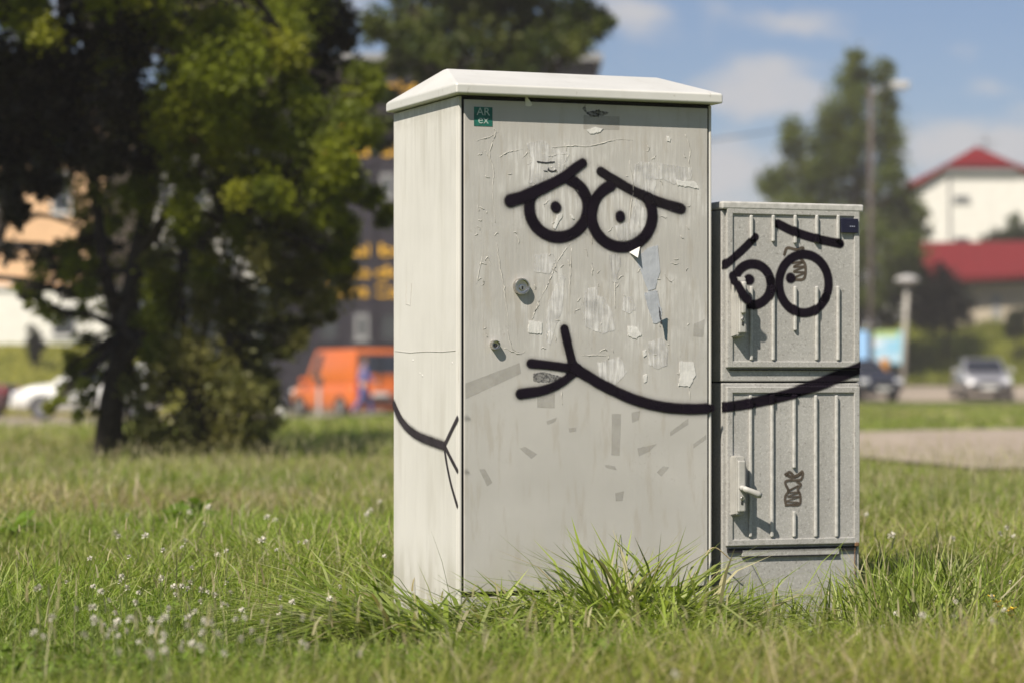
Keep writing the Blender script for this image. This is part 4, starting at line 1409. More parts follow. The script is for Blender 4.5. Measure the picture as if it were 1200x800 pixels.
for k in range(26):
    blB.append(B(r1.uniform(-60, 330), r1.uniform(-300, -20), YB + r1.uniform(-2, 2), r1.uniform(40, 58), 800))
for (x, y, r) in ((60, 300, 16), (75, 320, 14), (85, 345, 14), (40, 340, 12), (10, 300, 10), (100, 300, 22), (115, 275, 18)):
    blB.append(B(x, y, YB - .5, r, int(9 * r)))
tree('dark_leaved_tree', 'tall tree with very dark purplish foliage at the left edge behind the light green tree', 'tree', stB, blB, .075,
     [(.018, .017, .015), (.025, .022, .018), (.014, .016, .012), (.03, .03, .016)], sub=11, jit=.40, mult=2.0)

# C: dense olive shrub at the tree's foot
YC = 21.6
bc = pt(235, 545, YC); bc.z = gz(bc.x, bc.y) - .03
stC = [([bc, pt(225, 470, YC), pt(215, 380, YC), pt(210, 300, YC)], [.05, .04, .03, .012]), ([bc, pt(255, 470, YC), pt(270, 390, YC), pt(285, 300, YC)], [.05, .04, .03, .012]), ([bc, pt(235, 440, YC), pt(245, 330, YC)], [.04, .03, .012])]
blC = []
r2 = random.Random(8)
for (x, y, r) in ((200, 500, 32), (240, 510, 34), (275, 505, 30), (215, 450, 34), (260, 450, 36), (295, 470, 24), (190, 440, 22), (235, 400, 34), (275, 400, 32), (305, 420, 22), (320, 440, 16),
                  (215, 350, 26), (255, 350, 30), (290, 350, 28), (320, 340, 26), (340, 300, 26), (300, 300, 26), (260, 300, 24), (350, 340, 22), (330, 380, 22), (380, 310, 18), (370, 280, 18), (345, 260, 20), (225, 300, 18),
                  (175, 480, 18), (180, 525, 22), (300, 520, 18), (225, 530, 28), (265, 532, 26), (395, 290, 14), (385, 345, 10), (330, 410, 14), (200, 400, 24), (180, 410, 18), (170, 450, 18), (240, 350, 28), (270, 340, 28), (200, 350, 22), (310, 260, 22), (340, 330, 20), (360, 310, 20), (285, 440, 28), (310, 480, 20), (325, 460, 14), (165, 510, 16), (195, 540, 20), (245, 540, 22), (290, 535, 20), (180, 300, 18), (240, 260, 22), (400, 320, 14), (395, 345, 15), (412, 312, 12), (380, 372, 14), (350, 400, 14), (365, 350, 16), (405, 285, 13), (360, 385, 12)):
    blC.append(B(x, y, YC + r2.uniform(-.4, .9), r, int(34 * r)))
tree('dense_shrub', 'dense dark olive shrub reaching the ground right of the leaning tree trunk', 'shrub', stC, blC, .042,
     [(.15, .155, .045), (.18, .17, .05), (.125, .13, .04), (.20, .19, .06)], sub=8, jit=.38, limb=.018, mult=1.05)

# D: tree behind the tall cabinet
YD = 46.0
bd_ = Vector((X_at(600, YD), YD, gz(X_at(600, YD), YD) - .05))
stD = [([bd_, pt(598, 330, YD), pt(590, 180, YD), pt(585, 60, YD), pt(580, -60, YD)], [.22, .19, .16, .12, .05]), ([pt(592, 210, YD), pt(540, 90, YD), pt(500, 20, YD)], [.11, .08, .04]), ([pt(592, 190, YD), pt(650, 80, YD), pt(690, 30, YD)], [.1, .07, .03])]
blD = []
r3 = random.Random(11)
for (x, y, r) in ((455, 30, 24), (480, 10, 30), (470, 55, 24), (510, 30, 34), (500, 70, 26), (545, 20, 36), (550, 65, 34), (590, 15, 38), (590, 60, 36), (625, 30, 34), (630, 68, 22), (655, 25, 24), (660, 50, 18),
                  (680, 22, 20), (695, 32, 16), (708, 30, 10), (640, 0, 30), (445, 80, 16), (455, 110, 12), (560, 110, 34), (610, 105, 30), (520, 110, 26), (668, 62, 9), (448, 140, 14), (450, 165, 10)):
    blD.append(B(x, y, YD + r3.uniform(-1.4, 1.4), r, int(26 * r)))
for k in range(22): blD.append(B(r3.uniform(455, 680), r3.uniform(-150, -5), YD + r3.uniform(-2, 2), r3.uniform(24, 36), 650))
tree('green_tree', 'mid green broadleaf tree rising behind the roof of the tall cabinet', 'tree', stD, blD, .13,
     [(.065, .09, .018), (.09, .11, .02), (.05, .07, .015), (.11, .125, .025)], sub=8, jit=.36, limb=.07)

# E: tall birch, right
YE = 113.0
be = Vector((X_at(1005, YE), YE, gz(X_at(1005, YE), YE) - .1))
stE = [([be, pt(1004, 330, YE), pt(1003, 220, YE), pt(1002, 120, YE), pt(1002, 55, YE)], [.26, .22, .17, .10, .03]), ([pt(1003, 230, YE), pt(1030, 150, YE), pt(1040, 80, YE)], [.12, .08, .02])]
blE = []
r4 = random.Random(13)
for (x, y, r) in ((1001, 68, 10), (995, 85, 14), (1012, 90, 11), (990, 108, 18), (1008, 112, 14), (985, 132, 20), (1010, 138, 17), (972, 140, 14), (978, 158, 20), (1000, 165, 20), (963, 168, 15), (1020, 165, 14),
                  (958, 190, 18), (980, 190, 22), (1005, 195, 20), (930, 150, 10), (925, 165, 9), (935, 178, 12), (945, 200, 16), (915, 205, 13), (905, 212, 11), (925, 222, 16), (950, 225, 20), (980, 225, 22), (1010, 225, 18), (900, 222, 10),
                  (1038, 80, 8), (1034, 95, 10), (1040, 110, 9), (1036, 125, 12), (1043, 140, 10), (1036, 155, 14), (1048, 165, 10), (1040, 180, 14), (1045, 200, 13), (1035, 215, 15), (1052, 222, 12),
                  (1030, 245, 18), (1052, 250, 16), (1065, 240, 11), (1062, 265, 14), (1040, 275, 20), (1015, 270, 18), (985, 260, 22), (950, 255, 24), (920, 245, 20), (1060, 290, 15), (1075, 250, 8), (1030, 300, 20), (1052, 315, 16), (1070, 280, 10),
                  (1010, 310, 20), (980, 300, 24), (1025, 335, 16), (1010, 350, 14), (945, 300, 24)):
    blE.append(B(x, y, YE + r4.uniform(-1.2, 1.2), r * 1.12, int(40 * r)))
tree('birch_tree', 'tall slender dark green birch standing behind the wooden pole at right', 'tree', stE, blE, .17,
     [(.105, .14, .025), (.13, .165, .03), (.075, .10, .025), (.155, .18, .035)], sub=9, jit=.45, limb=.06)


def bush(name, label, px, py, Y, blobs, size, cols, cat='bush'):
    x = X_at(px, Y); b0 = Vector((x, Y, gz(x, Y) - .05))
    st = [([b0, b0.lerp(pt(px, py, Y), .6), pt(px, py, Y)], [.08, .05, .015])]
    return tree(name, label, cat, st, [B(a, b, Y + random.uniform(-.5, .5), r, int(24 * r)) for a, b, r in blobs], size, cols, sub=7, jit=.36, limb=.03)


DK = [(.012, .016, .012), (.018, .022, .014), (.012, .014, .012)]
bush('dark_bush', 'very dark rounded bush in front of the low red roof', 1108, 330, 117, [(1060, 308, 13), (1075, 306, 12), (1055, 328, 13), (1046, 345, 12), (1066, 330, 13), (1040, 320, 12), (1050, 292, 11), (1100, 325, 14), (1115, 335, 16), (1098, 345, 14), (1120, 355, 16), (1092, 360, 14), (1108, 362, 16), (1082, 335, 12), (1080, 355, 14), (1128, 350, 10), (1068, 350, 12), (1104, 378, 14), (1085, 378, 12), (1128, 372, 10)], .2, DK)
bush('garden_bush', 'green garden bush against the white house wall at the right edge', 1190, 275, 134, [(1158, 282, 10), (1172, 280, 12), (1190, 268, 13), (1198, 282, 12), (1180, 290, 12), (1160, 293, 8), (1210, 275, 14), (1192, 258, 7)], .2, [(.04, .06, .014), (.05, .075, .018), (.03, .045, .014)])
bush('garden_bush', 'small green bush at the left corner of the white house', 1082, 262, 134, [(1083, 250, 6), (1078, 262, 8), (1072, 275, 8), (1084, 272, 7), (1068, 262, 6)], .2, [(.04, .055, .016), (.03, .04, .014)])
bush('roadside_bush', 'light green bush under the billboard pole beside the electrical box', 1025, 370, 118, [(1020, 350, 12), (1034, 362, 12), (1018, 372, 14), (1038, 378, 12), (1005, 360, 14), (1045, 352, 10), (1052, 368, 14), (1070, 364, 14), (1082, 372, 12), (1040, 345, 12)], .2, [(.07, .09, .02), (.05, .07, .018)])
bush('wall_bush', 'dull dark bush at the foot of the shed wall at the right edge', 1192, 380, 117, [(1190, 372, 9), (1200, 365, 12), (1196, 385, 10), (1182, 384, 7)], .2, [(.035, .045, .016), (.03, .035, .014)])
YG = 96
bush('lawn_shrub', 'small dark round shrub on the bright bank beyond the white car', 40, 408, YG, [(40, 395, 8), (36, 405, 9), (44, 406, 9), (40, 416, 8), (38, 388, 5)], .16, DK, 'shrub')

# weeds and tall grass of the bank behind the road, read as one mass
n = 76000
x = RNG.uniform(-5, 34, n); y = RNG.uniform(111.8, 126, n)
hh = RNG.uniform(.25, .75, n) * np.clip(1 + .5 * patchy(x, y, .9, 5), .3, 2)
g = np.array([(.21, .235, .032), (.25, .265, .042), (.165, .195, .026), (.28, .27, .06)])
p = patchy(x, y, .5, 15)
tnb = g[RNG.integers(0, 4, n)] * np.clip(1 + .25 * p[:, None], .5, 1.5) * RNG.uniform(.8, 1.2, (n, 1))
V, fcs, tn = merge([blades(np.stack([x, y, zt(x, y)], -1), hh, RNG.uniform(.05, .13, n), RNG.uniform(0, 6.3, n), RNG.uniform(.1, .9, n), tnb)])
bv = link('bank_weeds', mesh_np('bank_weeds', V, fcs, tn), M['grass'], None, None, 'stuff')
setp(bv, 'tall yellow-green weeds covering the bank behind the silver car', 'weeds')
n = 26000
x = RNG.uniform(-32, -9, n); y = RNG.uniform(82, 106, n)
g = np.array([(.36, .34, .055), (.31, .31, .05), (.40, .37, .08)])
tnb = g[RNG.integers(0, 3, n)] * RNG.uniform(.85, 1.15, (n, 1))
V, fcs, tn = merge([blades(np.stack([x, y, zt(x, y)], -1), RNG.uniform(.06, .15, n), RNG.uniform(.08, .14, n), RNG.uniform(0, 6.3, n), RNG.uniform(.1, .9, n), tnb)])
bv = link('bank_grass', mesh_np('bank_grass', V, fcs, tn), M['grass'], None, None, 'stuff')
setp(bv, 'short yellowish grass on the sunny bank beyond the white car', 'grass')

# ------------------------------------------------------------------ buildings
M['wallwhite'] = simple('white_render', (.70, .68, .62), .9, 0, .05, 2)
M['wallpeach'] = simple('peach_render', (.66, .42, .24), .9, 0, .06, 1.5)
M['wallpale'] = simple('pale_render', (.58, .57, .52), .9, 0, .06, 1.5)
M['walldark'] = simple('dark_cladding', (.012, .009, .017), .7, 0, .2, 2)
M['wallbrown'] = simple('grey_brown_render', (.44, .38, .29), .9, 0, .12, 1.5)
M['redroof'] = simple('red_roof', (.15, .008, .012), .95, 0, .15, 3, spec=.08)
M['redroof2'] = simple('faded_red_roof', (.15, .015, .018), .95, 0, .12, 3, spec=.08)
M['soffit'] = simple('grey_soffit', (.25, .25, .25), .8)
M['glass'] = simple('window_glass', (.03, .035, .04), .08, 0, .2, 2, spec=.8)
M['frame'] = simple('window_frame', (.55, .54, .52), .6)
M['gold'] = simple('gold_letters', (.85, .47, .03), .5, 0, .1, 4)


def window(parent, x0, x1, z0, z1, y, frame='frame', fw=.07, nrm=-1):
    """window standing on a wall plane y (local)"""
    bm = bmesh.new()
    for (a, b, c_, d) in ((x0, x0 + fw, z0, z1), (x1 - fw, x1, z0, z1), (x0 + fw, x1 - fw, z0, z0 + fw), (x0 + fw, x1 - fw, z1 - fw, z1)):
        box(bm, a, b, y - .05, y + .02, c_, d)
    f = bm_obj('window', bm, M[frame], parent)
    bm = bmesh.new(); box(bm, x0 + fw * .6, x1 - fw * .6, y - .022, y + .004, z0 + fw * .6, z1 - fw * .6)
    bm_obj('pane', bm, M['glass'], f)
    bm = bmesh.new(); box(bm, x0 - .06, x1 + .06, y - .11, y - .002, z0 - .07, z0 - .003)
    bm_obj('sill', bm, M[frame], f)
    return f


# white house with half-hipped red roof
YH = 150.0
hx = X_at(1155, YH); gzh = gz(hx, YH)
hs = root('white_house', 'white rendered house with half-hipped red roof at the right edge', 'house', (hx, YH, gzh))
kx = lambda px: X_at(px, YH) - hx
kz = lambda py: Z_at(py, YH) - gzh
xl, xr = kx(1069), kx(1262)
ze, zs, zp = kz(222), kz(198), kz(180)
xs1, xs2 = kx(1110), kx(1186)
dep = 12.0
bm = bmesh.new()
pr = [(xl, 0), (xr, 0), (xr, ze), (xs2, zs), (xs1, zs), (xl, ze)]
f0 = [bm.verts.new((x, 0, z)) for x, z in pr]; f1 = [bm.verts.new((x, dep, z)) for x, z in pr]
bm.faces.new(f0); bm.faces.new(f1)
for i in range(6): bm.faces.new((f0[i], f0[(i + 1) % 6], f1[(i + 1) % 6], f1[i]))
bm_obj('wall', bm, M['wallwhite'], hs)
bm = bmesh.new()
th = .28; o_ = .35
# roof: two long slopes and the two half hips
sl_ = (zs - ze) / (xs1 - xl)
xeL = xl - o_; zeL = ze - o_ * sl_
ridge_in = 3.0
def roofpts(dz):
    return {k: bm.verts.new(v) for k, v in {
        'el0': (xeL, -o_, zeL + dz), 'el1': (xeL, dep + o_, zeL + dz), 'er0': (xr + o_, -o_, zeL + dz), 'er1': (xr + o_, dep + o_, zeL + dz),
        'sl0': (xs1, -o_, zs + dz + .03), 'sr0': (xs2, -o_, zs + dz + .03), 'sl1': (xs1, dep + o_, zs + dz + .03), 'sr1': (xs2, dep + o_, zs + dz + .03),
        'r0': (0, ridge_in, zp + dz + .35), 'r1': (0.4, dep - ridge_in, zp + dz + .35)}.items()}
a = roofpts(.02); b = roofpts(th)
for q in (a, b):
    bm.faces.new((q['el0'], q['sl0'], q['r0'], q['r1'], q['sl1'], q['el1'])); bm.faces.new((q['er0'], q['er1'], q['sr1'], q['r1'], q['r0'], q['sr0']))
    bm.faces.new((q['sl0'], q['sr0'], q['r0'])); bm.faces.new((q['sl1'], q['r1'], q['sr1']))
ed = ['el0', 'sl0', 'sr0', 'er0', 'er1', 'sr1', 'sl1', 'el1']
for i in range(8):
    k1, k2 = ed[i], ed[(i + 1) % 8]; bm.faces.new((a[k1], a[k2], b[k2], b[k1]))
rf = bm_obj('roof', bm, M['redroof'], hs)
bm = bmesh.new(); box(bm, xs1 - .3, xs2 + .3, -o_ + .08, -.003, zs - .24, zs - .03)
bm_obj('soffit', bm, M['soffit'], hs)
window(hs, kx(1118), kx(1136), kz(236), kz(229.5), 0, 'soffit', .08)
window(hs, kx(1118), kx(1136), kz(286), kz(278), 0, 'soffit', .08)
window(hs, kx(1205), kx(1225), kz(252), kz(232), 0)
bm = bmesh.new(); tube(bm, [(kx(1112.5), -.08, zs - .3), (kx(1112.5), -.08, 0)], [.06, .06], 8)
bm_obj('downpipe', bm, M['soffit'], hs)
bm = bmesh.new()
ax = kx(1168)
tube(bm, [(ax, ridge_in + .5, zp), (ax, ridge_in + .5, kz(150))], [.035, .03], 6)
for q, L in ((.35, .6), (.7, .5), (1.0, .4)): tube(bm, [(ax - L, ridge_in + .5, kz(152) - q), (ax + L, ridge_in + .5, kz(152) - q)], [.02, .02], 5)
bm_obj('aerial', bm, M['darksteel'], hs)

# low shed with red roof
YS = 126.0
sx_ = X_at(1200, YS); gs = gz(sx_, YS)
sh = root('low_shed', 'low grey-brown shed with a broad faded red roof in front of the white house', 'shed', (sx_, YS, gs))
jx = lambda px: X_at(px, YS) - sx_
jz = lambda py, Y=YS: Z_at(py, Y) - gs
bm = bmesh.new(); box(bm, jx(1122), jx(1330), 0, 9.2, -.3, jz(326), .02); bm_obj('wall', bm, M['wallbrown'], sh)
bm = bmesh.new()
e0, e1, r0_, r1_ = (jx(1098), -.9, jz(331, YS - .9)), (jx(1350), -.9, jz(318, YS - .9)), (jx(1068), 4.6, jz(290, YS + 4.6)), (jx(1350), 4.6, jz(287, YS + 4.6))
b0_, b1_ = (jx(1098), 10.2, e0[2]), (jx(1350), 10.2, e1[2])
up = Vector((0, 0, .22))
for dz in (Vector((0, 0, 0)), up):
    quad(bm, Vector(e0) + dz, Vector(e1) + dz, Vector(r1_) + dz, Vector(r0_) + dz); quad(bm, Vector(r0_) + dz, Vector(r1_) + dz, Vector(b1_) + dz, Vector(b0_) + dz)
for p, q in ((e0, e1), (e1, r1_), (r1_, b1_), (b1_, b0_), (b0_, r0_), (r0_, e0)): quad(bm, p, q, Vector(q) + up, Vector(p) + up)
bmesh.ops.remove_doubles(bm, verts=bm.verts, dist=.001)
bm_obj('roof', bm, M['redroof2'], sh)
bm = bmesh.new(); box(bm, jx(1163), jx(1172), -.05, .02, -.2, jz(345)); bm_obj('door', bm, M['soffit'], sh)
bm = bmesh.new(); box(bm, jx(1108), jx(1330), -.16, -.02, jz(332), jz(327)); bm_obj('eaves_board', bm, M['walldark'], sh)

# peach building, left
YP = 112.0
pxo = X_at(20, YP); gp = gz(pxo, YP)
pb = root('peach_building', 'peach rendered building with a white ground floor behind the trees at the left edge', 'building', (pxo, YP, gp))
qx = lambda px: X_at(px, YP) - pxo
qz = lambda py: Z_at(py, YP) - gp
bm = bmesh.new(); box(bm, qx(-330), qx(122), 0, 11, qz(336), qz(120)); bm_obj('upper_wall', bm, M['wallpeach'], pb)
bm = bmesh.new(); box(bm, qx(-330), qx(128), -.35, 10.8, -.4, qz(336) - .003); bm_obj('ground_floor_wall', bm, M['wallwhite'], pb)
bm = bmesh.new(); box(bm, qx(-331), qx(129), -.45, -.352, qz(340), qz(335)); bm_obj('cornice', bm, M['frame'], pb)
bm = bmesh.new(); box(bm, qx(-336), qx(128), -.6, 11.6, qz(120) + .003, qz(110)); bm_obj('roof', bm, M['soffit'], pb)
for (a, b) in ((-8, 16), (60, 84), (-80, -56), (-150, -126)):
    window(pb, qx(a), qx(b), qz(250), qz(200), 0); window(pb, qx(a), qx(b), qz(182), qz(138), 0)
for (a, b) in ((-60, -20), (62, 92)):
    window(pb, qx(a), qx(b), qz(395), qz(358), -.35)

# pale block seen through the leaves
YW = 128.0
pwo = X_at(210, YW); gw = gz(pwo, YW)
pw = root('pale_building', 'pale grey-white building glimpsed through the foliage left of the dark facade', 'building', (pwo, YW, gw))
vx = lambda px: X_at(px, YW) - pwo
vz = lambda py: Z_at(py, YW) - gw
bm = bmesh.new(); box(bm, vx(134), vx(300), 0, 10, -.4, vz(165)); bm_obj('wall', bm, M['wallpale'], pw)
bm = bmesh.new(); box(bm, vx(131), vx(303), -.5, 10.4, vz(165) + .003, vz(155)); bm_obj('roof', bm, M['redroof2'], pw)
for i in range(4):
    for (a, b) in ((390, 350), (320, 280), (250, 210)):
        window(pw, vx(146 + i * 38), vx(166 + i * 38), vz(a), vz(b), 0)

# dark facade with rows of golden letters
YF = 104.0
fo = X_at(450, YF); gf = gz(fo, YF)
fb = root('dark_building', 'dark clad shop building with rows of golden lettering behind the orange van', 'building', (fo, YF, gf))
fx = lambda px: X_at(px, YF) - fo
fz = lambda py: Z_at(py, YF) - gf
bm = bmesh.new(); box(bm, fx(318), fx(700), 0, 12, -.3, fz(72)); bm_obj('wall', bm, M['walldark'], fb)
bm = bmesh.new(); box(bm, fx(312), fx(706), -.4, 12.4, fz(72) + .003, fz(64)); bm_obj('roof', bm, M['soffit'], fb)
for px in (437.5, 520, 600): 
    bm = bmesh.new(); box(bm, fx(px - 3), fx(px + 3), -.14, -.003, -.2, fz(90)); bm_obj('pilaster', bm, M['walldark'], fb)
for (a, b, c_, d) in ((416, 432, 398, 368), (444, 486, 402, 366), (372, 398, 402, 366), (415, 434, 232, 204), (446, 462, 232, 204), (372, 400, 232, 204), (330, 360, 232, 204), (330, 360, 402, 366)):
    window(fb, fx(a), fx(b), fz(c_), fz(d), 0, 'soffit' if (a, c_) in ((416, 398), (446, 232)) else 'walldark', .12)
for (txt, px, py, hpx, wpx) in (('nelka.', 369, 183, 15, 68), ('miual', 388, 300, 14, 43), ('ba', 443, 300, 14, 34), ('lua', 404, 325, 13, 28), ('do', 438, 325, 13, 38),
                                ('Lailwa', 381, 348, 15, 49), ('Cas', 436, 348, 15, 40), ('oba', 452, 108, 13, 36), ('rabola', 385, 153, 13, 72), ('ta', 470, 153, 13, 24), ('sa', 446, 183, 13, 30)):
    me_ = text_mesh(txt, 1.0, .03)
    co = np.array([v.co[:] for v in me_.vertices]); w_ = co[:, 0].max() - co[:, 0].min(); h_ = co[:, 1].max() - co[:, 1].min()
    o = link('lettering', me_, M['gold'], fb)
    o.location = (fx(px), -.06, fz(py)); o.rotation_euler = (R(90), 0, 0)
    o.scale = (wpx * YF / F / w_, hpx * YF / F / h_, 1)

# ------------------------------------------------------------------ street furniture
YL = 101.5
pxp = X_at(1020.5, YL); pzg = gz(pxp, YL)
up_ = root('utility_pole', 'tall brown wooden utility pole with a street lamp arm, right of the electrical box', 'utility pole', (pxp, YL, pzg))
bm = bmesh.new(); tube(bm, [(0, 0, -.2), (0, 0, 5), (0, 0, Z_at(100, YL) - pzg)], [.10, .095, .085], 12); bm_obj('pole', bm, M['woodpole'], up_, smooth=True)
zt_ = Z_at(100, YL) - pzg
M['lampgrey'] = simple('lamp_grey', (.42, .41, .40), .5)
bm = bmesh.new(); tube(bm, [(0, 0, zt_ - .35), (.35, 0, zt_ - .12), (.75, 0, zt_ - .05)], [.035, .03, .03], 8); bm_obj('lamp_arm', bm, M['darksteel'], up_)
bm = bmesh.new(); box(bm, .72, 1.38, -.16, .16, zt_ - .12, zt_ + .14, .07, 3); bm_obj('lamp_head', bm, M['lampgrey'], up_)
bm = bmesh.new(); box(bm, .80, 1.32, -.12, .12, zt_ - .15, zt_ - .118, .02, 1); bm_obj('lamp_lens', bm, M['frame'], up_)
PT = Vector((pxp, YL, pzg + zt_ - 1.02))


def cable(label, p0, p1, sag):
    bm = bmesh.new(); P = []
    for k in range(25):
        f = k / 24; q = p0.lerp(p1, f); q.z -= sag * 4 * f * (1 - f); P.append(q)
    tube(bm, P, [.022] * 25, 5)
    setp(bm_obj('overhead_cable', bm, M['gasket'], None), label, 'cable')


cable('thin overhead cable running left from the wooden pole behind the cabinets', PT + Vector((-.55, 0, 0)), Vector((X_at(560, 96), 96, Z_at(172, 96))), .5)
cable('thin overhead cable running right from the wooden pole to the white house', PT + Vector((.55, 0, 0)), Vector((hx + xl, YH - .1, gzh + ze)), .4)

YM = 107.5
mx_ = X_at(1060, YM); mg = gz(mx_, YM)
M['post'] = simple('pale_post', (.40, .375, .33), .6)
ml = root('street_lamp', 'pale lamp post with a wide flat mushroom head beside the billboard', 'street lamp', (mx_, YM, mg))
zt2 = Z_at(333, YM) - mg
bm = bmesh.new(); tube(bm, [(-.06, 0, -.1), (0, 0, zt2 * .5), (.10, 0, zt2)], [.10, .09, .08], 12); bm_obj('post', bm, M['post'], ml, smooth=True)
bm = bmesh.new(); lathe(bm, [(.12, zt2 - .02), (.26, zt2 + .05), (.46, zt2 + .11), (.47, zt2 + .17), (.34, zt2 + .28), (.12, zt2 + .33), (.02, zt2 + .34)], (.10, 0, 0), 'Z', 24); bm_obj('lamp_head', bm, M['lampgrey'], ml, smooth=True)
bm = bmesh.new(); lathe(bm, [(.16, zt2 - .12), (.18, zt2 - .02)], (.10, 0, 0), 'Z', 16); bm_obj('collar', bm, M['darksteel'], ml)

YBB = 109.0
bx0, bx1 = X_at(1004, YBB), X_at(1057, YBB); bg_ = gz((bx0 + bx1) / 2, YBB)
bb_ = root('billboard', 'blue and white printed billboard on two posts behind the wooden pole', 'billboard', ((bx0 + bx1) / 2, YBB, bg_))
hw = (bx1 - bx0) / 2; z0b, z1b = Z_at(426, YBB) - bg_, Z_at(388, YBB) - bg_
t = NT('billboard_print'); s = t.sep()
c = t.mix(t.rng(t.noise(1.6, 3), .38, .6), (.72, .72, .74), (.25, .50, .66))
c = t.mix(t.rng(s[2], z1b - .30, z1b - .18), c, (.36, .50, .20))
c = t.mix(t.rng(s[2], z0b + .16, z0b + .06), c, (.16, .42, .55))
c = t.mix(t.rng(s[0], hw - .2, hw - .1), c, (.22, .50, .62))
c = t.mix(t.rng(s[0], -hw + .65, -hw + .5), c, (.28, .50, .78))
t.set(c, .5); M['print'] = t.m
bm = bmesh.new(); box(bm, -hw, hw, -.05, .02, z0b, z1b, .01); bm_obj('panel', bm, M['print'], bb_)
for s_ in (-.7, .7):
    bm = bmesh.new(); tube(bm, [(hw * s_, .08, -.1), (hw * s_, .08, z1b - .1)], [.05, .05], 8); bm_obj('post', bm, M['darksteel'], bb_)
# small orange box under the billboard
ox = X_at(1037, 108.2)
ob = root('orange_bin', 'small orange litter bin below the billboard', 'bin', (ox, 108.2, gz(ox, 108.2)))
M['orange2'] = simple('orange_plastic', (.50, .22, .03), .5)
bm = bmesh.new(); lathe(bm, [(.14, .62), (.17, .95), (.17, 1.12), (.12, 1.16)], n=16); bm_obj('bucket', bm, M['orange2'], ob)
bm = bmesh.new(); tube(bm, [(0, .2, -.05), (0, .2, 1.1)], [.03, .03], 8); box(bm, -.05, .05, .1, .22, .9, 1.0); bm_obj('post', bm, M['darksteel'], ob)

YK = 77.0
kxp = X_at(374, YK)
ps = root('meter_post', 'thin grey post with a small dark head in front of the orange van', 'post', (kxp, YK, gz(kxp, YK)))
bm = bmesh.new(); tube(bm, [(0, 0, -.1), (0, 0, .92)], [.055, .05], 10); bm_obj('post', bm, M['lampgrey'], ps)
bm = bmesh.new(); box(bm, -.11, .11, -.08, .08, .92, 1.16, .04, 2); bm_obj('head', bm, M['darksteel'], ps)
bxp = X_at(329, 75.5)
bo_ = root('white_bollard', 'leaning whitish concrete bollard at the front of the orange van', 'bollard', (bxp, 75.5, gz(bxp, 75.5)))
bm = bmesh.new(); tube(bm, [(.10, 0, -.05), (0, 0, .30), (-.13, 0, .58), (-.15, 0, .62)], [.15, .14, .12, .06], 12); bm_obj('column', bm, M['wallpale'], bo_, smooth=True)
bm = bmesh.new(); box(bm, -.12, .32, -.2, .2, -.05, .06, .02); bm_obj('foot', bm, M['wallpale'], bo_)

# ------------------------------------------------------------------ vehicles
M['tyre'] = simple('tyre', (.02, .02, .021), .85)
M['rim'] = simple('alloy_rim', (.45, .45, .46), .35, .8, .1)
M['carglass'] = simple('car_glass', (.02, .022, .028), .06, 0, .2, 2, spec=.9)
M['lens'] = simple('lamp_lens', (.75, .76, .78), .08, 0, .05, 20, spec=.9)
M['redlens'] = simple('red_lens', (.35, .02, .02), .15)
M['plate'] = simple('number_plate', (.65, .65, .62), .5)
M['plastic'] = simple('black_trim', (.025, .025, .027), .6)


def carpaint(name, c, metal=0.0):
    t = NT(name)
    t.set(t.mix(t.rng(t.noise(3, 4), .3, .7), tuple(x * .92 for x in c), c), .28, metal, .5)
    t.b.inputs['Coat Weight'].default_value = .5
    return t.m


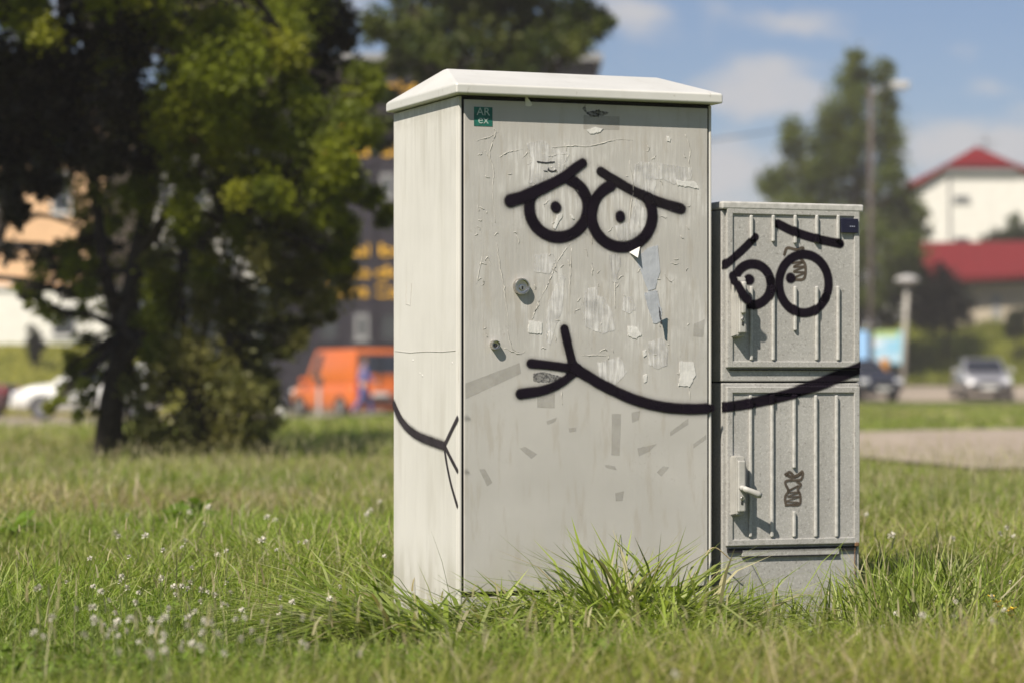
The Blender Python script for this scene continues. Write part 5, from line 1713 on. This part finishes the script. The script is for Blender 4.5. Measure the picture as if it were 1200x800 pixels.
def make_car(name, label, cat, loc, rz, paint, L=4.2, Wd=1.74, Hh=1.44, kind='hatch', group=None):
    """x forward, y left, z up"""
    o = root(name, label, cat, loc, rz, group)
    hL, hw = L / 2, Wd / 2
    van = kind == 'van'
    if van: zb = .95; prof = [(-hL, .42, .86, .93), (-hL + .05, .26, .95, .98), (-hL + .5, .22, .95, 1), (.0, .20, .95, 1), (hL - 1.05, .22, .95, 1), (hL - .75, .24, .93, .99), (hL - .25, .26, .82, .94), (hL - .05, .32, .68, .86), (hL, .42, .58, .80)]
    elif kind == 'sedan': zb = .90; prof = [(-hL, .42, .78, .86), (-hL + .06, .28, .88, .93), (-hL + .8, .22, .92, 1), (0, .2, .90, 1), (hL - 1.25, .22, .90, 1), (hL - .55, .24, .80, .97), (hL - .12, .28, .70, .90), (hL, .42, .56, .82)]
    else: zb = .92; prof = [(-hL, .42, .84, .88), (-hL + .05, .28, .92, .94), (-hL + .5, .22, .94, 1), (0, .2, .92, 1), (hL - 1.05, .22, .93, 1), (hL - .5, .24, .86, .97), (hL - .14, .28, .74, .9), (hL, .42, .60, .80)]
    bm = bmesh.new(); rings = []
    for (x, z0, z1, wf) in prof:
        w = hw * wf
        h = [(w * .86, z0), (w * .97, z0 + .10), (w, z0 + (z1 - z0) * .45), (w * .985, z0 + (z1 - z0) * .78), (w * .93, z1 - .02), (w * .80, z1 + .015), (w * .35, z1 + .035)]
        ring = [bm.verts.new((x, y, z)) for y, z in h] + [bm.verts.new((x, -y, z)) for y, z in reversed(h)]
        rings.append(ring)
    m = len(rings[0])
    for i in range(len(rings) - 1):
        for k in range(m): bm.faces.new((rings[i][k], rings[i][(k + 1) % m], rings[i + 1][(k + 1) % m], rings[i + 1][k]))
    bm.faces.new(rings[0]); bm.faces.new(rings[-1])
    body = bm_obj('body', bm, paint, o, smooth=True)
    # greenhouse
    if van: base = (-hL + .03, hL - .95); top = (-hL + .10, hL - 1.75); wt = .90
    elif kind == 'sedan': base = (-hL + .62, hL - 1.15); top = (-hL + 1.25, hL - 1.95); wt = .74
    else: base = (-hL + .06, hL - .98); top = (-hL + .45, hL - 1.80); wt = .76
    z0, z1 = zb - .02, Hh
    wb, wt = hw * .93, hw * wt
    P = {'bfl': (base[1], wb, z0), 'bfr': (base[1], -wb, z0), 'brl': (base[0], wb, z0), 'brr': (base[0], -wb, z0),
         'tfl': (top[1], wt, z1), 'tfr': (top[1], -wt, z1), 'trl': (top[0], wt, z1), 'trr': (top[0], -wt, z1)}
    P = {k: Vector(v) for k, v in P.items()}
    bm = bmesh.new(); vv = {k: bm.verts.new(p) for k, p in P.items()}
    F4 = [('bfl', 'bfr', 'tfr', 'tfl'), ('brr', 'brl', 'trl', 'trr'), ('brl', 'bfl', 'tfl', 'trl'), ('bfr', 'brr', 'trr', 'tfr'), ('tfl', 'tfr', 'trr', 'trl'), ('bfl', 'brl', 'brr', 'bfr')]
    for f in F4: bm.faces.new([vv[k] for k in f])
    bmesh.ops.recalc_face_normals(bm, faces=bm.faces)
    bmesh.ops.bevel(bm, geom=list(bm.edges), offset=.07, segments=3, affect='EDGES', profile=.5)
    bm_obj('cabin', bm, paint, o, smooth=True)

    def glass(nm, keys, u0, u1, v0, v1):
        a, b, c, d = (P[k] for k in keys)
        g = lambda u, v: a.lerp(b, u).lerp(d.lerp(c, u), v)
        n = (b - a).cross(d - a).normalized()
        cen = (P['bfl'] + P['trr']) / 2
        if n.dot(a - cen) < 0: n = -n
        bm = bmesh.new()
        fr = [g(u, v) for u, v in ((u0, v0), (u1, v0), (u1, v1), (u0, v1))]
        A = [bm.verts.new(p + n * .008) for p in fr]; Bv = [bm.verts.new(p - n * .03) for p in fr]
        bm.faces.new(A); bm.faces.new(Bv)
        for i in range(4): bm.faces.new((A[i], A[(i + 1) % 4], Bv[(i + 1) % 4], Bv[i]))
        bm_obj(nm, bm, M['carglass'], o)
    glass('windscreen', F4[0], .07, .93, .10, .92)
    if van:
        glass('rear_window', F4[1], .08, .92, .30, .86)
        glass('side_window', F4[2], .74, .90, .18, .88); glass('side_window', F4[3], .10, .26, .18, .88)
    else:
        glass('rear_window', F4[1], .09, .91, .14, .88)
        for f in (F4[2], F4[3]):
            glass('side_window', f, .12, .48, .12, .86); glass('side_window', f, .53, .88, .12, .86)
    wr = .31; ax_ = (hL - .82, -hL + .78)
    for x in ax_:
        for s_ in (1, -1):
            bm = bmesh.new(); lathe(bm, [(wr * .62, s_ * (hw - .19)), (wr, s_ * (hw - .18)), (wr, s_ * (hw - .01)), (wr * .94, s_ * (hw + .012)), (wr * .66, s_ * (hw + .012)), (wr * .64, s_ * (hw - .02))], (x, 0, wr), 'Y', 24)
            ty = bm_obj('wheel', bm, M['tyre'], o, smooth=True)
            bm = bmesh.new()
            lathe(bm, [(wr * .66, s_ * (hw - .02)), (wr * .62, s_ * (hw + .004)), (wr * .20, s_ * (hw + .001)), (.03, s_ * (hw + .006))], (x, 0, wr), 'Y', 20)
            bm_obj('rim', bm, M['rim'], ty)
            bm = bmesh.new()      # arch lining round the wheel
            n_ = 14; A_ = []
            for k in range(n_ + 1):
                a = math.pi * k / n_
                A_.append([bm.verts.new((x + rr * math.cos(a), yy, wr + rr * math.sin(a) - .01)) for rr, yy in ((wr * 1.0, s_ * (hw - .03)), (wr * 1.17, s_ * (hw + .004)), (wr * 1.17, s_ * (hw - .05)))])
            for k in range(n_):
                for q in range(2): bm.faces.new((A_[k][q], A_[k][q + 1], A_[k + 1][q + 1], A_[k + 1][q]))
            bm_obj('wheel_arch', bm, M['plastic'], o)
    zl = .66 if not van else .72
    for s_ in (1, -1):
        bm = bmesh.new(); box(bm, hL - .22, hL - .02, s_ * hw * .74 - .17, s_ * hw * .74 + .13, zl - .085, zl + .075, .05, 3); bm_obj('headlight', bm, M['lens'], o)
        bm = bmesh.new(); box(bm, -hL - .02, -hL + .10, s_ * hw * .82 - .07, s_ * hw * .82 + .07, .66, .98 if van else .86, .03, 2); bm_obj('tail_light', bm, M['redlens'], o)
        bm = bmesh.new(); box(bm, base[1] - .42, base[1] - .22, s_ * (hw + .10) - .10, s_ * (hw + .10) + .08, zb + .02, zb + .17, .04, 2); bm_obj('mirror', bm, paint, o)
    bm = bmesh.new(); box(bm, hL - .12, hL + .035, -hw * .78, hw * .78, .30, .50, .05, 3); bm_obj('front_bumper', bm, M['plastic'] if kind != 'hatch' else paint, o)
    bm = bmesh.new(); box(bm, -hL - .045, -hL + .1, -hw * .82, hw * .82, .36, .56, .05, 3); bm_obj('rear_bumper', bm, M['plastic'], o)
    bm = bmesh.new(); box(bm, hL - .1, hL + .012, -hw * .42, hw * .42, .56, .645, .02, 2); bm_obj('grille', bm, M['plastic'], o)
    bm = bmesh.new(); box(bm, hL + .03, hL + .05, -.26, .26, .36, .46, .004); bm_obj('number_plate', bm, M['plate'], o)
    bm = bmesh.new(); box(bm, -hL - .055, -hL - .02, -.26, .26, .60, .71, .004); bm_obj('number_plate', bm, M['plate'], o)
    if van:
        bm = bmesh.new(); box(bm, -hL - .004, -hL + .05, -.007, .007, .58, Hh - .15); bm_obj('door_seam', bm, M['plastic'], o)
        for s_ in (1, -1):
            bm = bmesh.new(); box(bm, hL - 2.0, hL - 1.985, s_ * (hw * .99) - .012, s_ * (hw * .99) + .014, .35, .98); bm_obj('door_seam', bm, M['plastic'], o)
    return o


P_or = carpaint('orange_paint', (.62, .145, .022))
P_wh = carpaint('white_paint', (.72, .72, .68))
P_si = carpaint('silver_paint', (.50, .49, .50), .6)
P_dk = carpaint('navy_paint', (.018, .02, .032))
P_rd = carpaint('maroon_paint', (.12, .05, .055))

# orange van: near rear corner at picture (412, 488), heading left and away
YV = 79.0
hd = Vector((-.5, .866, 0)); lf = Vector((-.866, -.5, 0))
cor = Vector((X_at(413, YV), YV, 0))
cv = cor + hd * 2.1 - lf * .86
make_car('orange_van', 'orange panel van with dark rear window parked before the dark facade', 'van', (cv.x, cv.y, gz(cv.x, cv.y) + .03), math.atan2(hd.y, hd.x), P_or, 4.2, 1.72, 1.92, 'van')
cw = Vector((X_at(8, 75) + 2.0, 76.0, 0))
make_car('white_car', 'white hatchback facing left, half hidden by the trees at the left edge', 'car', (cw.x, cw.y, gz(cw.x, cw.y) + .03), R(186), P_wh, 4.0, 1.7, 1.46, 'hatch')
cr = Vector((X_at(4, 79) - 1.9, 80.0, 0))
make_car('dark_red_car', 'dark reddish car cut off by the left picture edge behind the white hatchback', 'car', (cr.x, cr.y, gz(cr.x, cr.y) + .03), R(172), P_rd, 4.1, 1.7, 1.42, 'sedan')
csx, csy = X_at(1150, 99.5), 99.5
make_car('silver_car', 'silver saloon car facing the viewer on the road at right', 'car', (csx, csy, gz(csx, csy) + .035), R(-92), P_si, 4.3, 1.74, 1.42, 'sedan')
cdx, cdy = X_at(1003, 97.8), 97.8
make_car('dark_car', 'dark navy car with a bright headlight, half hidden by the electrical box', 'car', (cdx, cdy, gz(cdx, cdy) + .035), R(-70), P_dk, 4.1, 1.72, 1.42, 'hatch')


# ------------------------------------------------------------------ person
def skinned(name, chains, mat, parent, sub=1):
    """chains: list of lists of (point, radius); first point of later chains may repeat an earlier vertex"""
    bm = bmesh.new(); lay = bm.verts.layers.skin.verify(); vs = {}
    first = True
    for ch in chains:
        prev = None
        for p, r in ch:
            k = tuple(round(c, 4) for c in p)
            if k not in vs:
                v = bm.verts.new(p); v[lay].radius = (r, r)
                if first: v[lay].use_root = True; first = False
                vs[k] = v
            v = vs[k]
            if prev is not None and prev is not v and bm.edges.get((prev, v)) is None: bm.edges.new((prev, v))
            prev = v
    me = bpy.data.meshes.new(name); bm.to_mesh(me); bm.free()
    o = bpy.data.objects.new(name, me); COL.objects.link(o)
    o.modifiers.new('skin', 'SKIN').use_smooth_shade = True
    s_ = o.modifiers.new('sub', 'SUBSURF'); s_.levels = sub; s_.render_levels = sub
    dg = bpy.context.evaluated_depsgraph_get()
    me2 = bpy.data.meshes.new_from_object(o.evaluated_get(dg))
    bpy.data.objects.remove(o); me2.name = name
    me2.materials.clear()
    return link(name, me2, mat, parent)


YQ = 77.3
qxx = X_at(426, YQ)
pe = root('person', 'person in blue work clothes walking behind the orange van', 'person', (qxx, YQ, gz(qxx, YQ) + .02), R(8))
M['skin'] = simple('skin', (.50, .30, .22), .6, 0, .08, 20)
M['hair'] = simple('brown_hair', (.05, .032, .025), .8)
M['blue'] = simple('blue_workwear', (.085, .10, .26), .8, 0, .15, 12)
M['blue2'] = simple('blue_jacket', (.10, .12, .33), .8, 0, .15, 12)
M['shoe'] = simple('pale_shoes', (.42, .34, .28), .7)
# walks towards +x; y is to the person's left
hip = (0, 0, .92); hl, hr = (.01, .09, .88), (-.01, -.09, .88)
kl, kr = (.17, .10, .50), (-.08, -.10, .48); al, ar = (.24, .10, .09), (-.33, -.10, .17)
tl_, tr_ = (.38, .10, .04), (-.22, -.10, .05)
ch, nk, hdp = (.01, 0, 1.25), (.02, 0, 1.46), (.04, 0, 1.60)
shl, shr = (.0, .17, 1.38), (.0, -.17, 1.38); el, er = (-.10, .21, 1.12), (.12, -.21, 1.11); wl_, wr_ = (-.02, .22, .90), (.30, -.20, .97)


def fingers(w, d, side):
    w = Vector(w); d = Vector(d).normalized(); out = []
    pal = w + d * .085; up = Vector((.0, .0, 1)).cross(d).normalized()
    acr = d.cross(Vector((0, 1, 0))).normalized()
    out.append([(tuple(w), .028), (tuple(w + d * .045), .032), (tuple(pal), .030)])
    for k, L in enumerate((.062, .072, .068, .052)):
        b = pal + acr * (.030 - .020 * k); t_ = b + d * L * .6; e = t_ + (d + Vector((0, -side * .8, 0))).normalized() * L * .45
        out.append([(tuple(pal), .030), (tuple(b + d * .008), .010), (tuple(t_), .0095), (tuple(e), .008)])
    th_ = w + d * .03 + acr * .035
    out.append([(tuple(w + d * .045), .032), (tuple(th_), .012), (tuple(th_ + (d + acr * .5).normalized() * .045), .010)])
    return out


body_ch = [[(hip, .12), (ch, .135), (nk, .055), ((.035, 0, 1.54), .075), (hdp, .092), ((.03, 0, 1.68), .075)],
           [(hip, .12), (hl, .088), (kl, .058), (al, .042), (tl_, .03)], [(hip, .12), (hr, .088), (kr, .058), (ar, .042), (tr_, .03)],
           [(ch, .135), (shl, .06), (el, .043), (wl_, .028)], [(ch, .135), (shr, .06), (er, .043), (wr_, .028)]]
body_ch += fingers(wl_, Vector(wl_) - Vector(el), 1) + fingers(wr_, Vector(wr_) - Vector(er), -1)
bd2 = skinned('body', body_ch, M['skin'], pe, 1)
skinned('jacket', [[((0, 0, .90), .140), (ch, .155), ((.015, 0, 1.40), .085)], [(ch, .155), (shl, .078), (el, .06), ((-.035, .218, .93), .045)], [(ch, .155), (shr, .078), (er, .06), ((.275, -.202, .985), .045)]], M['blue2'], pe, 1)
skinned('trousers', [[((0, 0, .96), .132), (hip, .132), (hl, .105), (kl, .078), ((.235, .10, .12), .066)], [(hip, .132), (hr, .105), (kr, .078), ((-.31, -.10, .20), .066)]], M['blue'], pe, 1)
skinned('shoe', [[((.20, .10, .05), .05), ((.29, .10, .05), .05), ((.40, .10, .04), .04)]], M['shoe'], pe, 1)
skinned('shoe', [[((-.37, -.10, .14), .05), ((-.29, -.10, .10), .05), ((-.20, -.10, .04), .04)]], M['shoe'], pe, 1)
bm = bmesh.new()
vs = bmesh.ops.create_icosphere(bm, subdivisions=3, radius=.112)['verts']
for v in vs: v.co = Vector((.022 + v.co.x * 1.0, v.co.y * .92, 1.635 + v.co.z * 1.02))
bmesh.ops.delete(bm, geom=[v for v in bm.verts if v.co.x > .075 and v.co.z < 1.66 or v.co.z < 1.55], context='VERTS')
bm_obj('hair', bm, M['hair'], pe, smooth=True)
for s_ in (1, -1):
    bm = bmesh.new(); bmesh.ops.create_icosphere(bm, subdivisions=2, radius=.012)
    for v in bm.verts: v.co = v.co + Vector((.128, s_ * .034, 1.605))
    bm_obj('eye', bm, M['hair'], pe)
    bm = bmesh.new(); bmesh.ops.create_icosphere(bm, subdivisions=2, radius=.03)
    for v in bm.verts: v.co = Vector((v.co.x * .7 + .03, v.co.y * .35 + s_ * .098, v.co.z + 1.595))
    bm_obj('ear', bm, M['skin'], pe)
bm = bmesh.new(); vs = bmesh.ops.create_cone(bm, segments=8, radius1=.020, radius2=.008, depth=.05)['verts']
for v in bm.verts: v.co = Vector((.140 - v.co.z * .3, v.co.y, 1.580 + v.co.z))
bm_obj('nose', bm, M['skin'], pe)
bm = bmesh.new(); box(bm, .115, .132, -.025, .025, 1.535, 1.546, .003); bm_obj('mouth', bm, simple('lips', (.35, .14, .12), .6), pe)


# ------------------------------------------------------------------ thin haze volume added to lift the dark tones
hz = bpy.data.materials.new('haze'); hz.use_nodes = True
hz.node_tree.nodes.clear()
pv = hz.node_tree.nodes.new('ShaderNodeVolumePrincipled'); pv.inputs['Density'].default_value = 0.0007
pv.inputs['Color'].default_value = (.95, .90, .86, 1); pv.inputs['Anisotropy'].default_value = 0.0
hzo = hz.node_tree.nodes.new('ShaderNodeOutputMaterial'); hz.node_tree.links.new(pv.outputs[0], hzo.inputs['Volume'])
bm = bmesh.new(); box(bm, -1700, 1700, -500, 2700, -2.0, 24.0)
hb = bm_obj('haze', bm, hz, None, None, 'stuff')
